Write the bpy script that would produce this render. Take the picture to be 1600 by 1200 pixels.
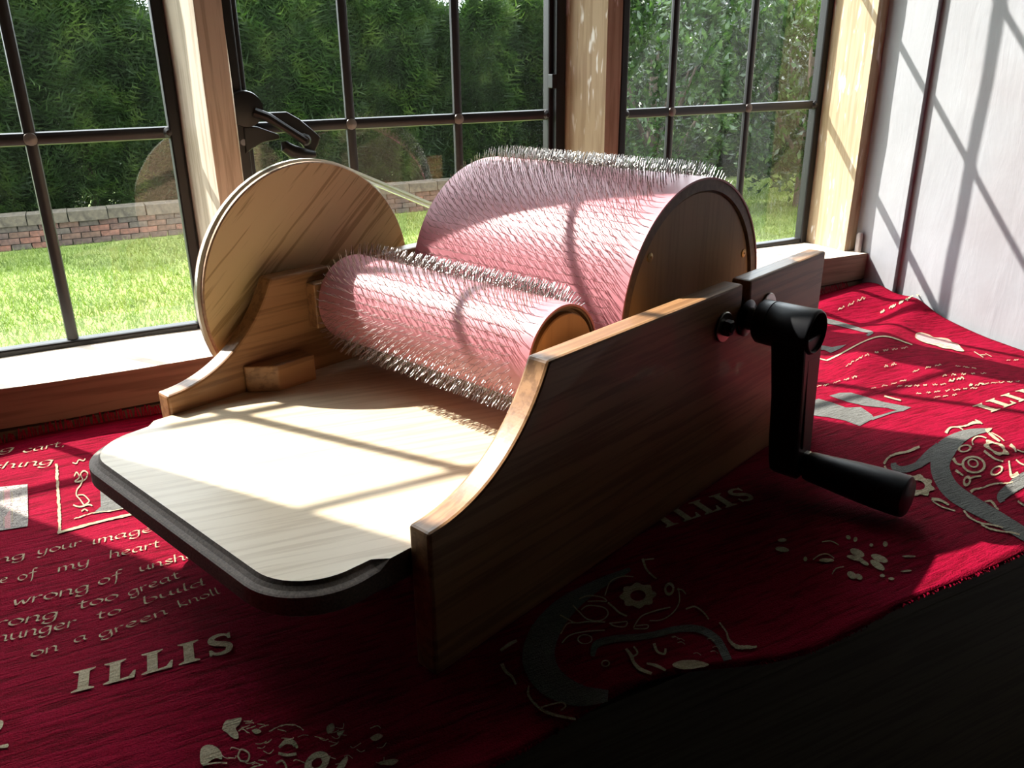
import bpy, bmesh, math, random
import numpy as np
from mathutils import Vector, Matrix
from mathutils.geometry import tessellate_polygon

for o in list(bpy.data.objects):
    bpy.data.objects.remove(o, do_unlink=True)
scene = bpy.context.scene
COL = scene.collection
random.seed(7)
rng = np.random.default_rng(7)

# ------------------------------------------------------------------ camera, light, exposure
F_PX = 1311.07
CAM = Vector((0.3100, -0.2633, 0.3475))
CAM_ROT = tuple(math.radians(a) for a in (68.4756, 0.6028, 42.7419))
cam_data = bpy.data.cameras.new('camera')
cam_data.sensor_fit = 'HORIZONTAL'
cam_data.sensor_width = 36.0
cam_data.lens = 36.0 * F_PX / 1600.0
cam_data.clip_start = 0.02
cam_data.clip_end = 200
cam = bpy.data.objects.new('camera', cam_data)
cam.location = CAM
cam.rotation_euler = CAM_ROT
COL.objects.link(cam)
scene.camera = cam

# window frame of reference: s along the window (left to right), m outwards, z up
AW = math.radians(70.2)
WO = Vector((-0.5627, -0.0606, 0.0))
WS = Vector((math.cos(AW), math.sin(AW), 0))
WM = Vector((-math.sin(AW), math.cos(AW), 0))

world = bpy.data.worlds.new('world')
scene.world = world
world.use_nodes = True
bg = world.node_tree.nodes['Background']
bg.inputs['Color'].default_value = (0.86, 0.94, 1.0, 1)
bg.inputs['Strength'].default_value = 4.4

sun_data = bpy.data.lights.new('sun', 'SUN')
sun_data.energy = 8.5
sun_data.angle = math.radians(0.55)
sun_data.color = (1.0, 0.96, 0.90)
sun = bpy.data.objects.new('sun', sun_data)
sun_dir = WS * 0.70 - WM * 1.0 + Vector((0, 0, -1.14))
sun.rotation_euler = sun_dir.to_track_quat('-Z', 'Y').to_euler()
sun.location = (-4, 0, 5)
COL.objects.link(sun)

vs = scene.view_settings
vs.view_transform = 'Standard'
vs.look = 'None'
vs.exposure = 0.78
vs.gamma = 1.0
vs.use_curve_mapping = False

# ------------------------------------------------------------------ helpers
CAMR = cam.rotation_euler.to_matrix()

def ray(px, py):
    return CAMR @ Vector(((px - 800) / F_PX, (600 - py) / F_PX, -1))

def to_w(P):
    d = Vector(P) - WO
    return (d.dot(WS), -d.dot(WM), d.z)          # s, n (into the room), z

def cl(px, py, z=0.0):
    """pixel of the photograph -> (s, n) on the level cloth"""
    d = ray(px, py)
    P = CAM + d * ((z - CAM.z) / d.z)
    s, n, _ = to_w(P)
    return (s, n)

def sstep(t):
    t = min(1.0, max(0.0, t))
    return t * t * (3 - 2 * t)

class MB:
    def __init__(self):
        self.v = []; self.f = []; self.mi = []
        self.cur = 0
    def add(self, vs_, fs):
        b = len(self.v)
        self.v += [tuple(p) for p in vs_]
        for f in fs:
            self.f.append(tuple(i + b for i in f)); self.mi.append(self.cur)
        return self
    def box(self, a, b):
        x0, y0, z0 = a; x1, y1, z1 = b
        return self.add([(x0, y0, z0), (x1, y0, z0), (x1, y1, z0), (x0, y1, z0), (x0, y0, z1), (x1, y0, z1), (x1, y1, z1), (x0, y1, z1)],
                        [(0, 3, 2, 1), (4, 5, 6, 7), (0, 1, 5, 4), (1, 2, 6, 5), (2, 3, 7, 6), (3, 0, 4, 7)])
    def prism(self, poly, lo, hi, axis='x'):
        """extrude a 2-D polygon along an axis; polygon is (y,z), (x,z) or (x,y)"""
        n = len(poly)
        def mk(p, h):
            if axis == 'x': return (h, p[0], p[1])
            if axis == 'y': return (p[0], h, p[1])
            return (p[0], p[1], h)
        V = [mk(p, lo) for p in poly] + [mk(p, hi) for p in poly]
        Fs = [tuple(range(n)), tuple(range(2 * n - 1, n - 1, -1))]
        Fs += [(i, i + n, (i + 1) % n + n, (i + 1) % n) for i in range(n)]
        return self.add(V, Fs)
    def lathe(self, prof, origin=(0, 0, 0), axis='x', seg=48, close=False, caps=True):
        """prof: list of (h, r) along the axis"""
        V = []; Fs = []
        ox, oy, oz = origin
        for h, r in prof:
            for k in range(seg):
                a = 2 * math.pi * k / seg
                c, s_ = r * math.cos(a), r * math.sin(a)
                if axis == 'x': V.append((ox + h, oy + c, oz + s_))
                elif axis == 'y': V.append((ox + c, oy + h, oz + s_))
                else: V.append((ox + c, oy + s_, oz + h))
        m = len(prof)
        for j in range(m - 1 + (1 if close else 0)):
            j2 = (j + 1) % m
            for k in range(seg):
                k2 = (k + 1) % seg
                Fs.append((j * seg + k, j2 * seg + k, j2 * seg + k2, j * seg + k2))
        if not close and caps:
            if prof[0][1] > 1e-6: Fs.append(tuple(range(seg)))
            if prof[-1][1] > 1e-6: Fs.append(tuple((m - 1) * seg + k for k in reversed(range(seg))))
        return self.add(V, Fs)
    def tube(self, pts, r, seg=8, closed=False):
        pts = [Vector(p) for p in pts]
        n = len(pts)
        rr = r if isinstance(r, (list, tuple)) else [r] * n
        V = []; Fs = []
        up = None
        for i in range(n):
            if closed: t = pts[(i + 1) % n] - pts[i - 1]
            else: t = pts[min(i + 1, n - 1)] - pts[max(i - 1, 0)]
            t.normalize()
            if up is None:
                up = Vector((0, 0, 1)) if abs(t.z) < .9 else Vector((1, 0, 0))
            a = t.cross(up).normalized(); b = a.cross(t).normalized(); up = b
            for k in range(seg):
                an = 2 * math.pi * k / seg
                V.append(pts[i] + a * (rr[i] * math.cos(an)) + b * (rr[i] * math.sin(an)))
        for i in range(n if closed else n - 1):
            j = (i + 1) % n
            for k in range(seg):
                k2 = (k + 1) % seg
                Fs.append((i * seg + k, j * seg + k, j * seg + k2, i * seg + k2))
        if not closed:
            Fs.append(tuple(reversed(range(seg)))); Fs.append(tuple((n - 1) * seg + k for k in range(seg)))
        return self.add(V, Fs)
    def build(self, name, mats, parent=None, bevel=0, seg=2, smooth=False, kind=None, label=None, origin=True, angle=35):
        me = bpy.data.meshes.new(name)
        me.from_pydata(self.v, [], self.f)
        if not isinstance(mats, (list, tuple)): mats = [mats]
        for m in mats: me.materials.append(m)
        if len(mats) > 1: me.polygons.foreach_set('material_index', self.mi)
        me.update()
        return finish(me, name, parent, bevel, seg, smooth, kind, label, origin, angle)

def finish(me, name, parent=None, bevel=0, seg=2, smooth=False, kind=None, label=None, origin=True, angle=35):
    bm = bmesh.new(); bm.from_mesh(me)
    bmesh.ops.recalc_face_normals(bm, faces=bm.faces)
    bm.to_mesh(me); bm.free()
    o = bpy.data.objects.new(name, me)
    COL.objects.link(o)
    if origin and len(me.vertices):
        co = np.empty(len(me.vertices) * 3, np.float32); me.vertices.foreach_get('co', co)
        co = co.reshape(-1, 3); c = (co.min(0) + co.max(0)) / 2
        if parent is None: c[2] = co[:, 2].min()
        co = co - c; me.vertices.foreach_set('co', co.ravel()); me.update()
        o.location = Vector(c.tolist())
    if parent is not None:
        o.parent = parent
        o.location = o.location - ORG.get(parent.name, Vector((0, 0, 0)))
        ORG[o.name] = ORG.get(parent.name, Vector((0, 0, 0))) + o.location
    else:
        ORG[o.name] = o.location.copy()
    if smooth:
        me.polygons.foreach_set('use_smooth', [True] * len(me.polygons))
        me.update()
        if smooth != 'all':
            mod = o.modifiers.new('split', 'EDGE_SPLIT'); mod.split_angle = math.radians(angle)
    if bevel:
        b = o.modifiers.new('bevel', 'BEVEL'); b.width = bevel; b.segments = seg; b.limit_method = 'ANGLE'
        b.angle_limit = math.radians(40)
    if kind: o['kind'] = kind
    if label: o['label'] = label
    return o

ORG = {}     # origin of each object in the space its geometry was written in

def raw_mesh(name, V, Fs, mat):
    """fast triangles/quads mesh from numpy"""
    me = bpy.data.meshes.new(name)
    V = np.asarray(V, np.float32); Fs = np.asarray(Fs, np.int32)
    k = Fs.shape[1]
    me.vertices.add(len(V)); me.vertices.foreach_set('co', V.ravel())
    me.loops.add(Fs.size); me.loops.foreach_set('vertex_index', Fs.ravel())
    me.polygons.add(len(Fs))
    me.polygons.foreach_set('loop_start', np.arange(0, Fs.size, k, dtype=np.int32))
    me.polygons.foreach_set('loop_total', np.full(len(Fs), k, np.int32))
    me.materials.append(mat)
    me.update(calc_edges=True)
    return me

def empty(name, loc):
    o = bpy.data.objects.new(name, None)
    o.empty_display_size = 0.05
    o.location = loc
    COL.objects.link(o)
    ORG[o.name] = Vector(loc)
    return o

def tag(o, label=None, cat=None, group=None, kind=None):
    if label: o['label'] = label
    if cat: o['category'] = cat
    if group: o['group'] = group
    if kind: o['kind'] = kind
    return o

def in_window(o):
    """o was written in (s, m, z); put it into the world"""
    l = o.location.copy()
    o.location = WO + WS * l.x + WM * l.y + Vector((0, 0, l.z))
    o.rotation_euler = (0, 0, AW)
    return o

# ------------------------------------------------------------------ materials
def new_mat(name):
    m = bpy.data.materials.new(name); m.use_nodes = True
    nt = m.node_tree
    b = nt.nodes['Principled BSDF']
    return m, nt, b

def N(nt, t, **kw):
    n = nt.nodes.new(t)
    for k, v in kw.items():
        if k.startswith('i_'): n.inputs[k[2:].replace('_', ' ')].default_value = v
        else: setattr(n, k, v)
    return n

def ramp(nt, fac, stops):
    r = nt.nodes.new('ShaderNodeValToRGB')
    el = r.color_ramp.elements
    while len(el) < len(stops): el.new(0.5)
    for e, (p, c) in zip(el, stops):
        e.position = p; e.color = (c[0], c[1], c[2], 1)
    nt.links.new(fac, r.inputs['Fac'])
    return r.outputs['Color']

def coords(nt, scale=(1, 1, 1), rot=(0, 0, 0), loc=(0, 0, 0)):
    tc = nt.nodes.new('ShaderNodeTexCoord')
    src = tc.outputs['Object']
    if any(rot):
        m0 = nt.nodes.new('ShaderNodeMapping'); m0.inputs['Rotation'].default_value = rot
        nt.links.new(src, m0.inputs['Vector']); src = m0.outputs['Vector']
    mp = nt.nodes.new('ShaderNodeMapping')
    mp.inputs['Scale'].default_value = scale
    mp.inputs['Location'].default_value = loc
    nt.links.new(src, mp.inputs['Vector'])
    return mp.outputs['Vector']

def noise(nt, vec, scale, detail=4, rough=.55, dist=0):
    n = N(nt, 'ShaderNodeTexNoise')
    n.inputs['Scale'].default_value = scale; n.inputs['Detail'].default_value = detail
    n.inputs['Roughness'].default_value = rough; n.inputs['Distortion'].default_value = dist
    nt.links.new(vec, n.inputs['Vector'])
    return n.outputs['Fac']

def mixc(nt, a, b, fac, mode='MIX'):
    m = N(nt, 'ShaderNodeMix', data_type='RGBA', blend_type=mode)
    for s_, v in ((m.inputs[0], fac), (m.inputs[6], a), (m.inputs[7], b)):
        if hasattr(v, 'is_output'): nt.links.new(v, s_)
        elif isinstance(v, (int, float)): s_.default_value = v
        else: s_.default_value = (v[0], v[1], v[2], 1)
    return m.outputs[2]

def bump(nt, b, fac, strength, dist=.001):
    bp = N(nt, 'ShaderNodeBump'); bp.inputs['Strength'].default_value = strength; bp.inputs['Distance'].default_value = dist
    nt.links.new(fac, bp.inputs['Height']); nt.links.new(bp.outputs['Normal'], b.inputs['Normal'])

def plain(name, col, rough=.5, metal=0, spec=.5, noise_amt=.12, nscale=60):
    m, nt, b = new_mat(name)
    v = coords(nt)
    f = noise(nt, v, nscale, 3)
    d = tuple(c * (1 - noise_amt) for c in col); l = tuple(min(1, c * (1 + noise_amt)) for c in col)
    nt.links.new(ramp(nt, f, [(.3, d), (.7, l)]), b.inputs['Base Color'])
    b.inputs['Roughness'].default_value = rough; b.inputs['Metallic'].default_value = metal
    b.inputs['Specular IOR Level'].default_value = spec
    return m

def wood(name, light, mid, dark, grain='y', rot=(0, 0, 0), rough=.45, pore=.55, scale=1.0, spec=.4, coat=0, bumps=.25, fleck=None, pitch=240, band=22, plo=.40, phi=.54):
    """long grain along one object axis, with darker pore streaks across it"""
    m, nt, b = new_mat(name)
    st = {'x': (.045, 1, 1), 'y': (1, .045, 1), 'z': (1, 1, .045)}[grain]
    v = coords(nt, scale=tuple(s_ * scale for s_ in st), rot=rot)
    broad = noise(nt, v, band, 3, .5, .6)
    fine = noise(nt, v, pitch, 3, .6, .2)
    c1 = ramp(nt, broad, [(.28, mid), (.5, light), (.72, mid)])
    pr = ramp(nt, fine, [(plo, (1, 1, 1)), (phi, (0, 0, 0))])
    inv = N(nt, 'ShaderNodeMath', operation='MULTIPLY'); nt.links.new(pr, inv.inputs[0]); inv.inputs[1].default_value = pore
    c2 = mixc(nt, c1, dark, inv.outputs[0])
    if fleck:
        v2 = coords(nt, scale=tuple(s_ * scale for s_ in {'x': (.2, 1, 1), 'y': (1, .2, 1), 'z': (1, 1, .2)}[grain]), loc=(3, 1, 2))
        fl = ramp(nt, noise(nt, v2, 130, 2, .6), [(.60, (0, 0, 0)), (.68, (1, 1, 1))])
        pt = ramp(nt, noise(nt, coords(nt, loc=(7, 2, 1)), 14, 3, .6), [(.42, (0, 0, 0)), (.62, (1, 1, 1))])
        mm = N(nt, 'ShaderNodeMath', operation='MULTIPLY'); nt.links.new(fl, mm.inputs[0]); nt.links.new(pt, mm.inputs[1])
        c2 = mixc(nt, c2, fleck, mm.outputs[0])
    nt.links.new(c2, b.inputs['Base Color'])
    b.inputs['Roughness'].default_value = rough
    b.inputs['Specular IOR Level'].default_value = spec
    b.inputs['Coat Weight'].default_value = coat
    if bumps: bump(nt, b, fine, bumps, .0006)
    return m

M = {}
M['board'] = wood('oak_veneer', (.72, .59, .41), (.66, .52, .34), (.48, .34, .19), 'x', rot=(0, 0, math.radians(-64)), rough=.38, pore=.45, bumps=.06, pitch=210)
M['mdf'] = plain('brown_fibreboard', (.20, .150, .118), .75, nscale=700, noise_amt=.35)
M['panel'] = wood('oak_panel', (.38, .195, .085), (.32, .155, .065), (.14, .06, .022), 'y', rough=.42, pore=.6, coat=.1, pitch=150)
M['panel_light'] = wood('oak_edge', (.52, .33, .15), (.44, .26, .11), (.24, .12, .045), 'y', rough=.4, pore=.5, coat=.1)
M['disc'] = wood('oak_disc', (.76, .58, .31), (.73, .55, .285), (.44, .28, .12), 'y', rot=(math.radians(-40), 0, 0), rough=.4, pore=.8, bumps=.04, pitch=170, plo=.385, phi=.45)
M['ply'] = plain('plywood_rim', (.46, .30, .19), .6, nscale=300, noise_amt=.3)
M['endwood'] = wood('drum_end_wood', (.36, .235, .115), (.31, .20, .10), (.20, .12, .06), 'z', rough=.5, pore=.3, bumps=.03)
M['endrim'] = plain('dark_wood_ring', (.145, .098, .062), .5, nscale=200, noise_amt=.25)
M['rollerend'] = wood('roller_end_wood', (.52, .30, .13), (.46, .26, .11), (.34, .18, .07), 'z', rough=.5, pore=.3, bumps=.03)
M['post'] = wood('weathered_oak', (.47, .35, .225), (.39, .27, .155), (.25, .15, .08), 'z', rough=.75, pore=.45, fleck=(.85, .80, .74), bumps=.5, pitch=170, band=12)
M['postpale'] = wood('bleached_oak', (.62, .52, .42), (.50, .40, .31), (.30, .22, .15), 'z', rough=.8, pore=.5, bumps=.5, pitch=170, band=12)
M['silltop'] = wood('sunlit_sill_top', (.66, .58, .49), (.60, .51, .42), (.42, .33, .26), 'x', rough=.8, pore=.4, bumps=.4, pitch=110, band=9)  # paler copy of the sill oak, direct sun put into its colour
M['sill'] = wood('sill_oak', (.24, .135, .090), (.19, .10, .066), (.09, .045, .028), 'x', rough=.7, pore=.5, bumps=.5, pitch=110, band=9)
M['iron'] = plain('black_iron', (.010, .009, .009), .42, .0, .35)
M['lead'] = plain('dark_lead', (.020, .019, .020), .40, .0, .45)
M['solder'] = plain('solder', (.16, .14, .125), .45, .3)
M['blackplastic'] = plain('black_plastic', (.014, .014, .017), .42, 0, .5, nscale=500)
M['blackhole'] = plain('dark_socket', (.004, .004, .004), .8)
M['steel'] = plain('bright_steel', (.62, .60, .58), .3, 1.0)
M['wire'] = plain('tooth_wire', (.56, .52, .49), .26, 1.0, nscale=400)
M['bolt'] = plain('dark_bolt', (.10, .10, .11), .3, .9)
M['brass'] = plain('brass_screw', (.42, .28, .12), .35, .9)
M['plaster'] = None

def pink_mat():
    m, nt, b = new_mat('pink_card_cloth')
    v = coords(nt)
    f = noise(nt, v, 45, 3)
    nt.links.new(ramp(nt, f, [(.3, (.50, .175, .205)), (.7, (.58, .22, .25))]), b.inputs['Base Color'])
    b.inputs['Roughness'].default_value = .40
    b.inputs['Specular IOR Level'].default_value = .5
    bump(nt, b, noise(nt, v, 500, 2), .06, .0004)
    return m
M['pink'] = pink_mat()

def belt_mat():
    m, nt, b = new_mat('clear_belt')
    b.inputs['Base Color'].default_value = (.80, .80, .60, 1)
    f = noise(nt, coords(nt), 80, 2)
    nt.links.new(ramp(nt, f, [(.3, (.80, .80, .62)), (.7, (.88, .88, .78))]), b.inputs['Base Color'])
    b.inputs['Roughness'].default_value = .18
    b.inputs['Transmission Weight'].default_value = .35
    return m
M['belt'] = belt_mat()

def cloth_mat(name, c1, c2, dark, ribs=True, rough=.9, sheen=.3, speck=None, rib_scale=1.0):
    m, nt, b = new_mat(name)
    v = coords(nt, scale=(.12, 1, 1))
    rib = noise(nt, v, 260 * rib_scale, 3, .6, .4)
    patch = noise(nt, coords(nt), 26, 3, .6)
    fuzz = noise(nt, coords(nt), 900, 2, .6)
    base = ramp(nt, patch, [(.3, c1), (.7, c2)])
    if ribs:
        k = ramp(nt, rib, [(.33, (1, 1, 1)), (.52, (0, 0, 0))])
        mm = N(nt, 'ShaderNodeMath', operation='MULTIPLY'); nt.links.new(k, mm.inputs[0]); mm.inputs[1].default_value = .75
        base = mixc(nt, base, dark, mm.outputs[0])
    fz = ramp(nt, fuzz, [(.3, (.72, .72, .72)), (.7, (1.15, 1.15, 1.15))])
    base = mixc(nt, base, fz, 1.0, 'MULTIPLY')
    if speck:
        k = ramp(nt, noise(nt, coords(nt), 420, 3, .7, 1.5), [(.5, (0, 0, 0)), (.6, (1, 1, 1))])
        base = mixc(nt, base, speck, k)
    nt.links.new(base, b.inputs['Base Color'])
    b.inputs['Roughness'].default_value = rough
    b.inputs['Specular IOR Level'].default_value = .06
    b.inputs['Sheen Weight'].default_value = sheen
    b.inputs['Sheen Tint'].default_value = (c2[0], c2[1], c2[2], 1)
    add = N(nt, 'ShaderNodeMath', operation='ADD'); nt.links.new(rib, add.inputs[0])
    mu = N(nt, 'ShaderNodeMath', operation='MULTIPLY'); nt.links.new(fuzz, mu.inputs[0]); mu.inputs[1].default_value = .5
    nt.links.new(mu.outputs[0], add.inputs[1])
    bump(nt, b, add.outputs[0], .9, .0022)
    return m
M['red'] = cloth_mat('red_chenille', (.225, .0011, .016), (.275, .002, .024), (.085, .0004, .0045), sheen=.03)
M['cream'] = cloth_mat('cream_weave', (.50, .40, .26), (.57, .47, .32), (.36, .26, .16), sheen=.1, rib_scale=2.5)
M['greyw'] = cloth_mat('grey_weave', (.150, .146, .132), (.185, .180, .165), (.11, .105, .095), sheen=.1, rib_scale=2.5)
M['greyspeck'] = cloth_mat('speckled_grey_weave', (.50, .45, .40), (.58, .52, .46), (.40, .35, .32), sheen=.1, rib_scale=2.5, speck=(.16, .13, .13))
M['pinkw'] = cloth_mat('pink_weave', (.62, .34, .33), (.70, .42, .40), (.52, .25, .25), sheen=.1, rib_scale=2.5)
M['lining'] = plain('cloth_lining', (.055, .045, .03), .9)

def plaster_mat():
    m, nt, b = new_mat('white_limewash')
    v = coords(nt)
    f = noise(nt, v, 7, 5, .6)
    f2 = noise(nt, coords(nt, scale=(1, 1, .22)), 30, 4, .6, .5)
    base = ramp(nt, f, [(.3, (.300, .301, .318)), (.7, (.345, .346, .362))])
    st = ramp(nt, noise(nt, coords(nt, loc=(4, 2, 9)), 5, 3), [(.55, (1, 1, 1)), (.75, (.93, .89, .88))])
    base = mixc(nt, base, st, 1.0, 'MULTIPLY')
    nt.links.new(base, b.inputs['Base Color'])
    b.inputs['Roughness'].default_value = .75
    ad = N(nt, 'ShaderNodeMath', operation='ADD'); nt.links.new(f2, ad.inputs[0]); nt.links.new(f, ad.inputs[1])
    bump(nt, b, ad.outputs[0], .28, .004)
    return m
M['plaster'] = plaster_mat()
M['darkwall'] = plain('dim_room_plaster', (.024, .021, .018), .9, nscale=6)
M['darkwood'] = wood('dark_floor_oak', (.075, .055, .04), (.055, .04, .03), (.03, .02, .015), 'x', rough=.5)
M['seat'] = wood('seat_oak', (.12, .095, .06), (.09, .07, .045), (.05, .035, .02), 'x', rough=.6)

def glass_mat():
    m, nt, b = new_mat('old_window_glass')
    nt.nodes.remove(b)
    out = nt.nodes['Material Output']
    tr = N(nt, 'ShaderNodeBsdfTransparent'); tr.inputs['Color'].default_value = (.97, .985, .975, 1)
    gl = N(nt, 'ShaderNodeBsdfGlossy'); gl.inputs['Roughness'].default_value = .012
    tl = N(nt, 'ShaderNodeBsdfTranslucent'); tl.inputs['Color'].default_value = (.9, .9, .88, 1)
    # Schlick reflectance of a two-sided sheet, alike from both faces
    lw = N(nt, 'ShaderNodeLayerWeight'); lw.inputs['Blend'].default_value = .5
    pw = N(nt, 'ShaderNodeMath', operation='POWER'); nt.links.new(lw.outputs['Facing'], pw.inputs[0]); pw.inputs[1].default_value = 5
    fr = N(nt, 'ShaderNodeMath', operation='MULTIPLY_ADD'); nt.links.new(pw.outputs[0], fr.inputs[0]); fr.inputs[1].default_value = .9; fr.inputs[2].default_value = .075
    v = coords(nt)
    bp = N(nt, 'ShaderNodeBump'); bp.inputs['Strength'].default_value = .05; bp.inputs['Distance'].default_value = .01
    nt.links.new(noise(nt, v, 9, 2), bp.inputs['Height'])
    nt.links.new(bp.outputs['Normal'], gl.inputs['Normal'])
    m1 = N(nt, 'ShaderNodeMixShader')
    nt.links.new(fr.outputs[0], m1.inputs['Fac']); nt.links.new(tr.outputs[0], m1.inputs[1]); nt.links.new(gl.outputs[0], m1.inputs[2])
    dirt = ramp(nt, noise(nt, v, 12, 5, .7), [(.42, (.0002, .0002, .0002)), (.75, (.0030, .0030, .0030))])
    spots = ramp(nt, noise(nt, v, 330, 2, .5), [(.76, (0, 0, 0)), (.80, (.20, .20, .20))])
    ad = N(nt, 'ShaderNodeMath', operation='ADD'); nt.links.new(dirt, ad.inputs[0]); nt.links.new(spots, ad.inputs[1])
    m2 = N(nt, 'ShaderNodeMixShader')
    nt.links.new(ad.outputs[0], m2.inputs['Fac']); nt.links.new(m1.outputs[0], m2.inputs[1]); nt.links.new(tl.outputs[0], m2.inputs[2])
    nt.links.new(m2.outputs[0], out.inputs['Surface'])
    return m
M['glass'] = glass_mat()

def leaf_mat(name, c1, c2, c3, rough=.5, trans=.4, scale=9):
    m, nt, b = new_mat(name)
    out = nt.nodes['Material Output']
    col = ramp(nt, noise(nt, coords(nt), scale, 3, .6), [(.3, c1), (.52, c2), (.75, c3)])
    nt.links.new(col, b.inputs['Base Color'])
    b.inputs['Roughness'].default_value = rough
    tl = N(nt, 'ShaderNodeBsdfTranslucent')
    br = mixc(nt, col, (1.0, 1.25, .55), 1.0, 'MULTIPLY')
    nt.links.new(br, tl.inputs['Color'])
    mx = N(nt, 'ShaderNodeMixShader'); mx.inputs['Fac'].default_value = trans
    nt.links.new(b.outputs[0], mx.inputs[1]); nt.links.new(tl.outputs[0], mx.inputs[2])
    nt.links.new(mx.outputs[0], out.inputs['Surface'])
    return m
M['conifer'] = leaf_mat('conifer_leaf', (.007, .016, .004), (.020, .042, .010), (.085, .125, .028), .6, .45, 2.2)
M['laurel'] = leaf_mat('laurel_leaf', (.012, .030, .010), (.034, .070, .020), (.10, .155, .042), .26, .35, 4)
M['grass'] = leaf_mat('grass_blade', (.080, .120, .018), (.120, .165, .030), (.185, .215, .058), .6, .4, 3)
M['bark'] = plain('bark', (.07, .05, .035), .9, nscale=30, noise_amt=.4)
M['brick'] = plain('old_brick', (.34, .165, .105), .85, nscale=20, noise_amt=.35)
M['coping'] = plain('coping_stone', (.062, .050, .034), .9, nscale=14, noise_amt=.45)
M['mortar'] = plain('mortar', (.055, .047, .038), .95, nscale=40)

def lawn_mat():
    m, nt, b = new_mat('lawn')
    a = ramp(nt, noise(nt, coords(nt), 2.2, 6, .7), [(.3, (.085, .120, .020)), (.5, (.125, .165, .030)), (.72, (.185, .210, .058))])
    k = ramp(nt, noise(nt, coords(nt), 60, 3, .7), [(.3, (.7, .75, .6)), (.7, (1.2, 1.2, 1.1))])
    nt.links.new(mixc(nt, a, k, 1.0, 'MULTIPLY'), b.inputs['Base Color'])
    b.inputs['Roughness'].default_value = .9
    return m
M['lawn'] = lawn_mat()

# ------------------------------------------------------------------ the room (written in s, m, z)
SILL_Z = .053
GM = .114            # glass plane, outwards of the beam face
WTOP = .94
def wbox(name, a, b, mat, bevel=.002, kind='structure', label=None, cat=None):
    o = in_window(MB().box(a, b).build(name, mat, bevel=bevel))
    tag(o, label, cat, kind=kind)
    return o

def wobble_box(name, a, b, mat, amp=.0025, div=14, axis=0, kind='structure', label=None, bevel=.003, seed=1, prof=None, topmat=None):
    """hewn timber: box cut into slices along its length with each corner pushed about a little"""
    r = random.Random(seed)
    mb = MB()
    lo, hi = a[axis], b[axis]
    oth = [i for i in range(3) if i != axis]
    if prof is None:
        prof = [(a[oth[0]], a[oth[1]]), (b[oth[0]], a[oth[1]]), (b[oth[0]], b[oth[1]]), (a[oth[0]], b[oth[1]])]
    k = len(prof); V = []; Fs = []
    for i in range(div + 1):
        t = lo + (hi - lo) * i / div
        for p in prof:
            q = [0, 0, 0]; q[axis] = t
            q[oth[0]] = p[0] + r.uniform(-amp, amp); q[oth[1]] = p[1] + r.uniform(-amp, amp)
            V.append(tuple(q))
    for i in range(div):
        for j in range(k):
            j2 = (j + 1) % k
            Fs.append((i * k + j, i * k + j2, (i + 1) * k + j2, (i + 1) * k + j))
    Fs.append(tuple(range(k))); Fs.append(tuple(div * k + j for j in reversed(range(k))))
    mb.add(V, Fs)
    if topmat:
        # the face between the upper corners is the top, paler with painted-in sunlight
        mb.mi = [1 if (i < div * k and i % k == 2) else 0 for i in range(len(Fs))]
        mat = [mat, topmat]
    o = in_window(mb.build(name, mat, bevel=bevel, smooth=True, angle=30))
    tag(o, label, kind=kind)
    return o

SR = 1.187           # face of the right-hand wall
# sill beam and the board below it
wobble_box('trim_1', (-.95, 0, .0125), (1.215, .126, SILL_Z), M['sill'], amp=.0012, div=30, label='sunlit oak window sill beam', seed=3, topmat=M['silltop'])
wobble_box('trim_2', (-.95, .003, -.14), (1.215, .12, .0085), M['sill'], amp=.001, div=30, label='dark oak board under the window sill', seed=5)
# mullions (tapered towards the room) and jambs
def mullion(name, pts, mat, label, seed):
    return wobble_box(name, (0, 0, SILL_Z - .004), (0, 0, WTOP + .02), mat, amp=.0008, div=10, axis=2, prof=pts, label=label, seed=seed, bevel=.004)
mullion('trim_3', [(.221, .128), (.223, .108), (.2420, .045), (.2687, .045), (.279, .100), (.281, .128)], M['postpale'], 'bleached oak mullion between the left and middle windows', 11)
mullion('trim_4', [(.692, .128), (.694, .110), (.7225, .045), (.7445, .045), (.786, .110), (.790, .128)], M['post'], 'weathered oak mullion between the middle and right windows', 12)
wobble_box('trim_5', (1.166, .026, SILL_Z - .004), (1.26, .128, WTOP + .02), M['post'], amp=.0014, div=9, axis=2, label='weathered oak jamb post beside the white wall', seed=21, bevel=.005)
wobble_box('trim_6', (-.30, .0, SILL_Z - .004), (-.190, .128, WTOP + .02), M['post'], amp=.002, div=9, axis=2, label='oak jamb post at the left end of the window', seed=22, bevel=.005)
wobble_box('trim_7', (-.30, -.01, WTOP), (1.26, .128, WTOP + .12), M['sill'], amp=.001, div=20, label='oak lintel over the windows', seed=23)
# walls
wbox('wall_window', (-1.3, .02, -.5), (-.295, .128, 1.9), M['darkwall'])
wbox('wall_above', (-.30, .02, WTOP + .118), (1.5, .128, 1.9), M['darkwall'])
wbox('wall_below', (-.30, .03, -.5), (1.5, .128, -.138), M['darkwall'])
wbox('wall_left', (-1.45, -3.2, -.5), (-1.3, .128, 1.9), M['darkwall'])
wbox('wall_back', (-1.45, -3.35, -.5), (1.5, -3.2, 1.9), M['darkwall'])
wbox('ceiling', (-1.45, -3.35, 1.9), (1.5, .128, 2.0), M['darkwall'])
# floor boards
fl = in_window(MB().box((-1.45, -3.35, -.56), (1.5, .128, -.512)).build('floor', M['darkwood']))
tag(fl, kind='structure')
def floor_boards():
    m0 = None
    for k in range(14):
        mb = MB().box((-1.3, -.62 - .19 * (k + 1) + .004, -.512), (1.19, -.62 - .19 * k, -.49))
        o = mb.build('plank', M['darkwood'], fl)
floor_boards()
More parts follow.
